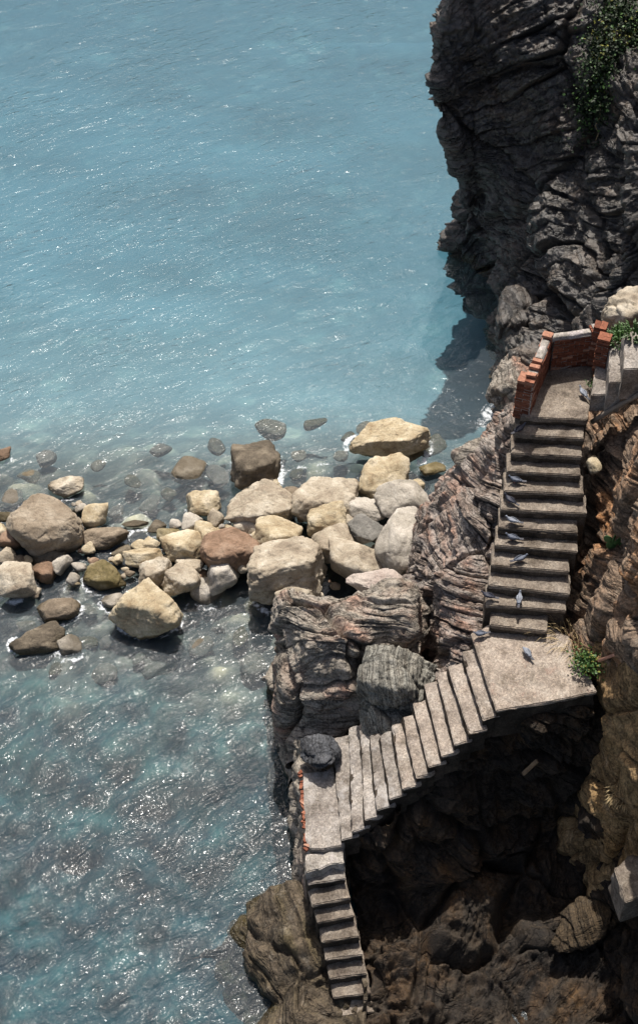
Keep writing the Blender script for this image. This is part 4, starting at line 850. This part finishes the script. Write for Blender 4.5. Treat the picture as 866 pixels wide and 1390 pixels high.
# ------------------------------------------------------------------ PLANTS
def bvh(o):
    me = o.data; return BVHTree.FromPolygons([v.co[:] for v in me.vertices], [p.vertices[:] for p in me.polygons])
TREES = {n_: bvh(o_) for n_, o_ in (('cliff', cliff), ('bank', bank), ('gully', gully))}
def hit(px, py, which=('cliff', 'bank')):
    d = Vector(ray(px, py)).normalized(); best = None
    for n_ in which:
        h = TREES[n_].ray_cast(Vector((0, 0, H)), d)
        if h[0] is not None and (best is None or h[3] < best[3]): best = h
    return best
def leaves(name, pts, size, mat, parent=None, droop=0.0):
    v = []; f = []
    for (p, nrm) in pts:
        s = size * random.uniform(.6, 1.4); a = Vector((random.gauss(0, 1), random.gauss(0, 1), random.gauss(0, 1) - droop)).normalized(); n_ = Vector((random.gauss(0, .6), random.gauss(0, .6), 1)).normalized()
        b2 = a.cross(n_).normalized() * s * .45; a = a * s; b0 = len(v); p = Vector(p)
        m_ = p + a * .5 + n_ * s * .1
        v += [p[:], (m_ + b2)[:], (p + a)[:], (m_ - b2)[:]]; f.append((b0, b0 + 1, b0 + 2, b0 + 3))
    return np_mesh(name, v, f, mat, parent, False)
def creeper(px0, py0, px1, py1, w_, n, name, label):
    root = None; sets = {'leafdark': [], 'leaf': [], 'leafyel': []}; stems = []
    clumps = []
    for _ in range(n // 60):
        t = random.random() ** .8; px = px0 + (px1 - px0) * t + random.gauss(0, w_ * .45); py = py0 + (py1 - py0) * t + random.gauss(0, 8)
        h = hit(px, py)
        if h: clumps.append((h[0] + h[1] * random.uniform(-.05, .3), h[1], random.uniform(.15, .5), random.random()))
    for c, nr, r, q in clumps:
        key = 'leafdark' if q < .72 else 'leaf' if q < .92 else 'leafyel'
        for _ in range(60):
            p = c + Vector((random.gauss(0, r), random.gauss(0, r), random.gauss(0, r * .9))) * .7
            sets[key if random.random() < .8 else 'leafdark'].append((p, nr))
    e = empty(name, clumps[0][0]); 
    for k, s in sets.items():
        if s: 
            o = leaves('foliage', s, .085, M[k], None, .6); o.parent = e; o.matrix_parent_inverse = Matrix.Translation(-e.location)
    # hanging stems
    for _ in range(4):
        c = random.choice(clumps)[0]; t_ = tube('stem', [c + Vector((random.gauss(0, .05), -.05 * k, -.22 * k)) for k in range(6)], .012, M['straw'], None, 5)
        t_.parent = e; t_.matrix_parent_inverse = Matrix.Translation(-e.location)
    return tag(e, label, 'plant')
creeper(835, -20, 800, 175, 16, 6500, 'hanging_creeper', 'dark green creeper hanging down the sea cliff at the top right')
creeper(862, 5, 862, 60, 16, 2200, 'hanging_creeper', 'smaller dark creeper in the very top right corner of the cliff')
creeper(700, -10, 760, 5, 14, 10, 'hanging_creeper', '') if False else None

def tuft(name, px, py, z, n, r, hgt, mat, label, cat='plant', blade=.012, lean=(0, 0), parts='foliage'):
    c = P(px, py, z); v = []; f = []
    for _ in range(n):
        a = random.uniform(0, 2 * math.pi); q = r * math.sqrt(random.random()); b0 = np.array((math.cos(a) * q, math.sin(a) * q, -.05))
        d = np.array((math.cos(a) * random.uniform(.1, .9) + lean[0], math.sin(a) * random.uniform(.1, .9) + lean[1], random.uniform(.4, 1.1))); d /= np.linalg.norm(d)
        L = hgt * random.uniform(.5, 1.2); s = np.cross(d, (0, 0, 1)); s = s / (np.linalg.norm(s) + 1e-6) * blade
        m = b0 + d * L * .6 + np.array((0, 0, .03)); t = b0 + d * L - np.array((0, 0, L * .2)); k = len(v)
        v += [b0 - s, b0 + s, m + s * .8, m - s * .8, t, t + s * .1]; f += [(k, k + 1, k + 2, k + 3), (k + 3, k + 2, k + 5, k + 4)]
    o = np_mesh(name, v, f, mat, None, False); o.location = c; return tag(o, label, cat)
def bush(name, px, py, z, n, r, mat, label, size=.06):
    c = P(px, py, z); e = empty(name, c)
    pts = [(Vector((random.gauss(0, r), random.gauss(0, r), abs(random.gauss(0, r * .6)))), None) for _ in range(n)]
    leaves('foliage', pts, size, mat, e); leaves('young_leaves', pts[:n // 5], size * .9, M['leafyel'], e)
    for k in range(5):
        a = random.uniform(0, 6.28); tube('stem', [(0, 0, -.1), (math.cos(a) * r * .6, math.sin(a) * r * .6, r * .5), (math.cos(a) * r, math.sin(a) * r, r * .9)], .008, M['leafdark'], e, 5)
    return tag(e, label, 'plant')
bush('green_tuft', 797, 901, 5.55, 650, .17, M['leaf'], 'bright green leafy tuft at the right corner of the middle landing')
tuft('leafy_plant', 842, 462, 9.4, 160, .30, .30, M['leaf'], 'row of bright green spiky plants beside the concrete steps at the right edge', blade=.02)
tuft('leafy_plant', 862, 455, 9.9, 90, .25, .30, M['leaf'], 'green spiky plant cut by the right edge above the side steps', blade=.02)
tuft('weed', 800, 522, 8.5, 26, .05, .16, M['leaf'], 'tiny green weed in the joint at the right of the top landing')
tuft('dry_grass', 768, 868, 5.35, 80, .28, .5, M['straw'], 'dry straw grass spilling over the back edge of the middle landing', blade=.006, lean=(-.5, -.3))
tuft('dry_grass', 748, 852, 5.3, 70, .25, .7, M['straw'], 'thin dry grass stalks beside the bottom step of the upper flight', blade=.005, lean=(-.9, .1))
tuft('dry_grass', 785, 885, 5.3, 120, .22, .45, M['straw'], 'dry grass behind the bright green tuft on the middle landing', blade=.006, lean=(-.2, -.4))
h_ = hit(838, 1078, ('gully',))
h_ = hit(845, 1078, ('gully',))
tuft('dry_grass', 848, 1078, 4.0, 150, .3, .32, M['straw'], 'golden dry grass fallen over the orange rock at the right edge', blade=.007, lean=(-.3, -.6))
# prickly pear
h_ = hit(828, 745, ('bank',)); e = empty('prickly_pear', h_[0] if h_ else P(828, 745, 6.8)); tag(e, 'small green prickly pear cactus growing on the rock bank beside the upper steps', 'cactus')
v0, f0 = ICO[3]
for (x, y, z, s, ry, rz) in ((0, 0, .14, .15, 0, 0), (.14, -.02, .28, .12, 35, 20), (-.1, .0, .32, .12, -30, -15), (.02, -.05, .40, .10, 5, 60), (.24, 0, .18, .09, 60, 10)):
    vv = v0 * np.array((s * .8, .025, s)); m_ = np.array(Matrix.Rotation(R(rz), 3, 'Z') @ Matrix.Rotation(R(ry), 3, 'Y')); np_mesh('pad', vv @ m_.T + np.array((x, y, z)), f0, M['cactus'], e)

# ------------------------------------------------------------------ PIGEONS
def skin_body():
    # rings along the body axis (x forward): (x, z, half width, half height)
    rg = [(-.19, .085, .022, .006), (-.15, .09, .03, .009), (-.11, .095, .036, .02), (-.06, .10, .052, .044), (-.01, .105, .062, .056), (.04, .115, .060, .056), (.08, .13, .048, .048),
          (.105, .15, .034, .034), (.118, .175, .026, .026), (.128, .195, .025, .025), (.142, .208, .024, .023), (.158, .208, .016, .016), (.165, .206, .006, .006)]
    n = 16; v = []; f = []
    for (x, z, a, b2) in rg:
        for k in range(n): t = 2 * math.pi * k / n; v.append((x, a * math.cos(t), z + b2 * math.sin(t)))
    for i in range(len(rg) - 1):
        for k in range(n): f.append((i * n + k, i * n + (k + 1) % n, (i + 1) * n + (k + 1) % n, (i + 1) * n + k))
    return np.array(v), np.array(f)
def pigeon(px, py, z, rot, bmat, label, hang=0):
    e = empty('pigeon', P(px, py, z), R(rot)); e.scale = (.95,) * 3
    v, f = skin_body(); 
    if hang: # head tucked down, feeding
        m_ = v[:, 0] > .07; v[m_, 2] -= (v[m_, 0] - .07) * 1.5
    np_mesh('body', v, f, M[bmat], e)
    for s in (-1, 1):
        wv = []; wf = []; prof = [(.07, .02, .13, .02), (.04, .05, .14, .035), (-.02, .062, .135, .045), (-.08, .052, .12, .035), (-.13, .032, .108, .02), (-.17, .014, .10, .006)]
        for (x, y, zz, h) in prof:
            for t in (-1, -.4, .3, 1): wv.append((x, s * (y + .012 - .014 * t * t - (.02 if t > .5 else 0)), zz + h * t * .8))
        for i in range(5):
            for k in range(3): wf.append((i * 4 + k, i * 4 + k + 1, (i + 1) * 4 + k + 1, (i + 1) * 4 + k))
        wo = np_mesh('wing', wv, wf, M[bmat], e)
        md = wo.modifiers.new('thick', 'SOLIDIFY'); md.thickness = .008
        mb = MB()
        for x in (-.07, -.10): mb.box((x, s * .062 if x > -.09 else s * .052, .125), np.array((.007, 0, 0)), np.array((0, .006, 0)), np.array((0, 0, .03)), .5, .001)
        mb.build('wing_bar', M['pwing'], wo)
        tube('leg', [(.0, s * .025, .06), (.005, s * .027, .02), (.012, s * .027, .0)], .005, M['pleg'], e, 6)
    mb = MB(); mb.box((-.225, 0, .085), np.array((.05, 0, -.004)), np.array((0, .028, 0)), np.array((0, 0, .004)), .5, .001); mb.build('tail', M['pwing'], e)
    hz = .204 - (.12 if hang else 0)
    tube('beak', [(.162, 0, hz), (.19, 0, hz - .008)], [.007, .002], M['pbeak'], e, 6)
    return tag(e, label, 'pigeon', 'pigeons on the steps')
zz = lambda i: zs[i] + .005
pigeon(790, 537, zz(0), 120, 'ppale', 'pale pigeon standing alone on the brick-walled top landing')
pigeon(705, 586, zz(1), 35, 'pdark', 'dark pigeon at the left end of the topmost step')
pigeon(698, 655, zz(4) + 0, 170, 'pgrey', 'grey pigeon facing left on the fourth step down, above three others')
pigeon(691, 682, zz(5), 140, 'pdark', 'dark-headed pigeon on the left end of the fifth step down')
pigeon(694, 710, zz(6), 165, 'ppale', 'palest pigeon of the left row, on the sixth step down')
pigeon(694, 733, zz(7), 170, 'pgrey', 'grey pigeon on the seventh step down, lowest of the left row')
pigeon(706, 762, zz(8), 15, 'pgrey', 'grey pigeon facing right in from the left end of the eighth step down')
pigeon(661, 812, zz(10), 165, 'pdark', 'black pigeon perched at the outer left end of the tenth step down')
pigeon(704, 816, zz(10), 80, 'ppale', 'pale pigeon seen from behind in the middle of the tenth step down')
pigeon(650, 864, 5.41, 195, 'pgrey', 'plump grey pigeon on the back left corner of the middle landing')
pigeon(714, 888, 5.41, 120, 'ppale', 'white and grey pigeon standing in the middle of the middle landing', 1)
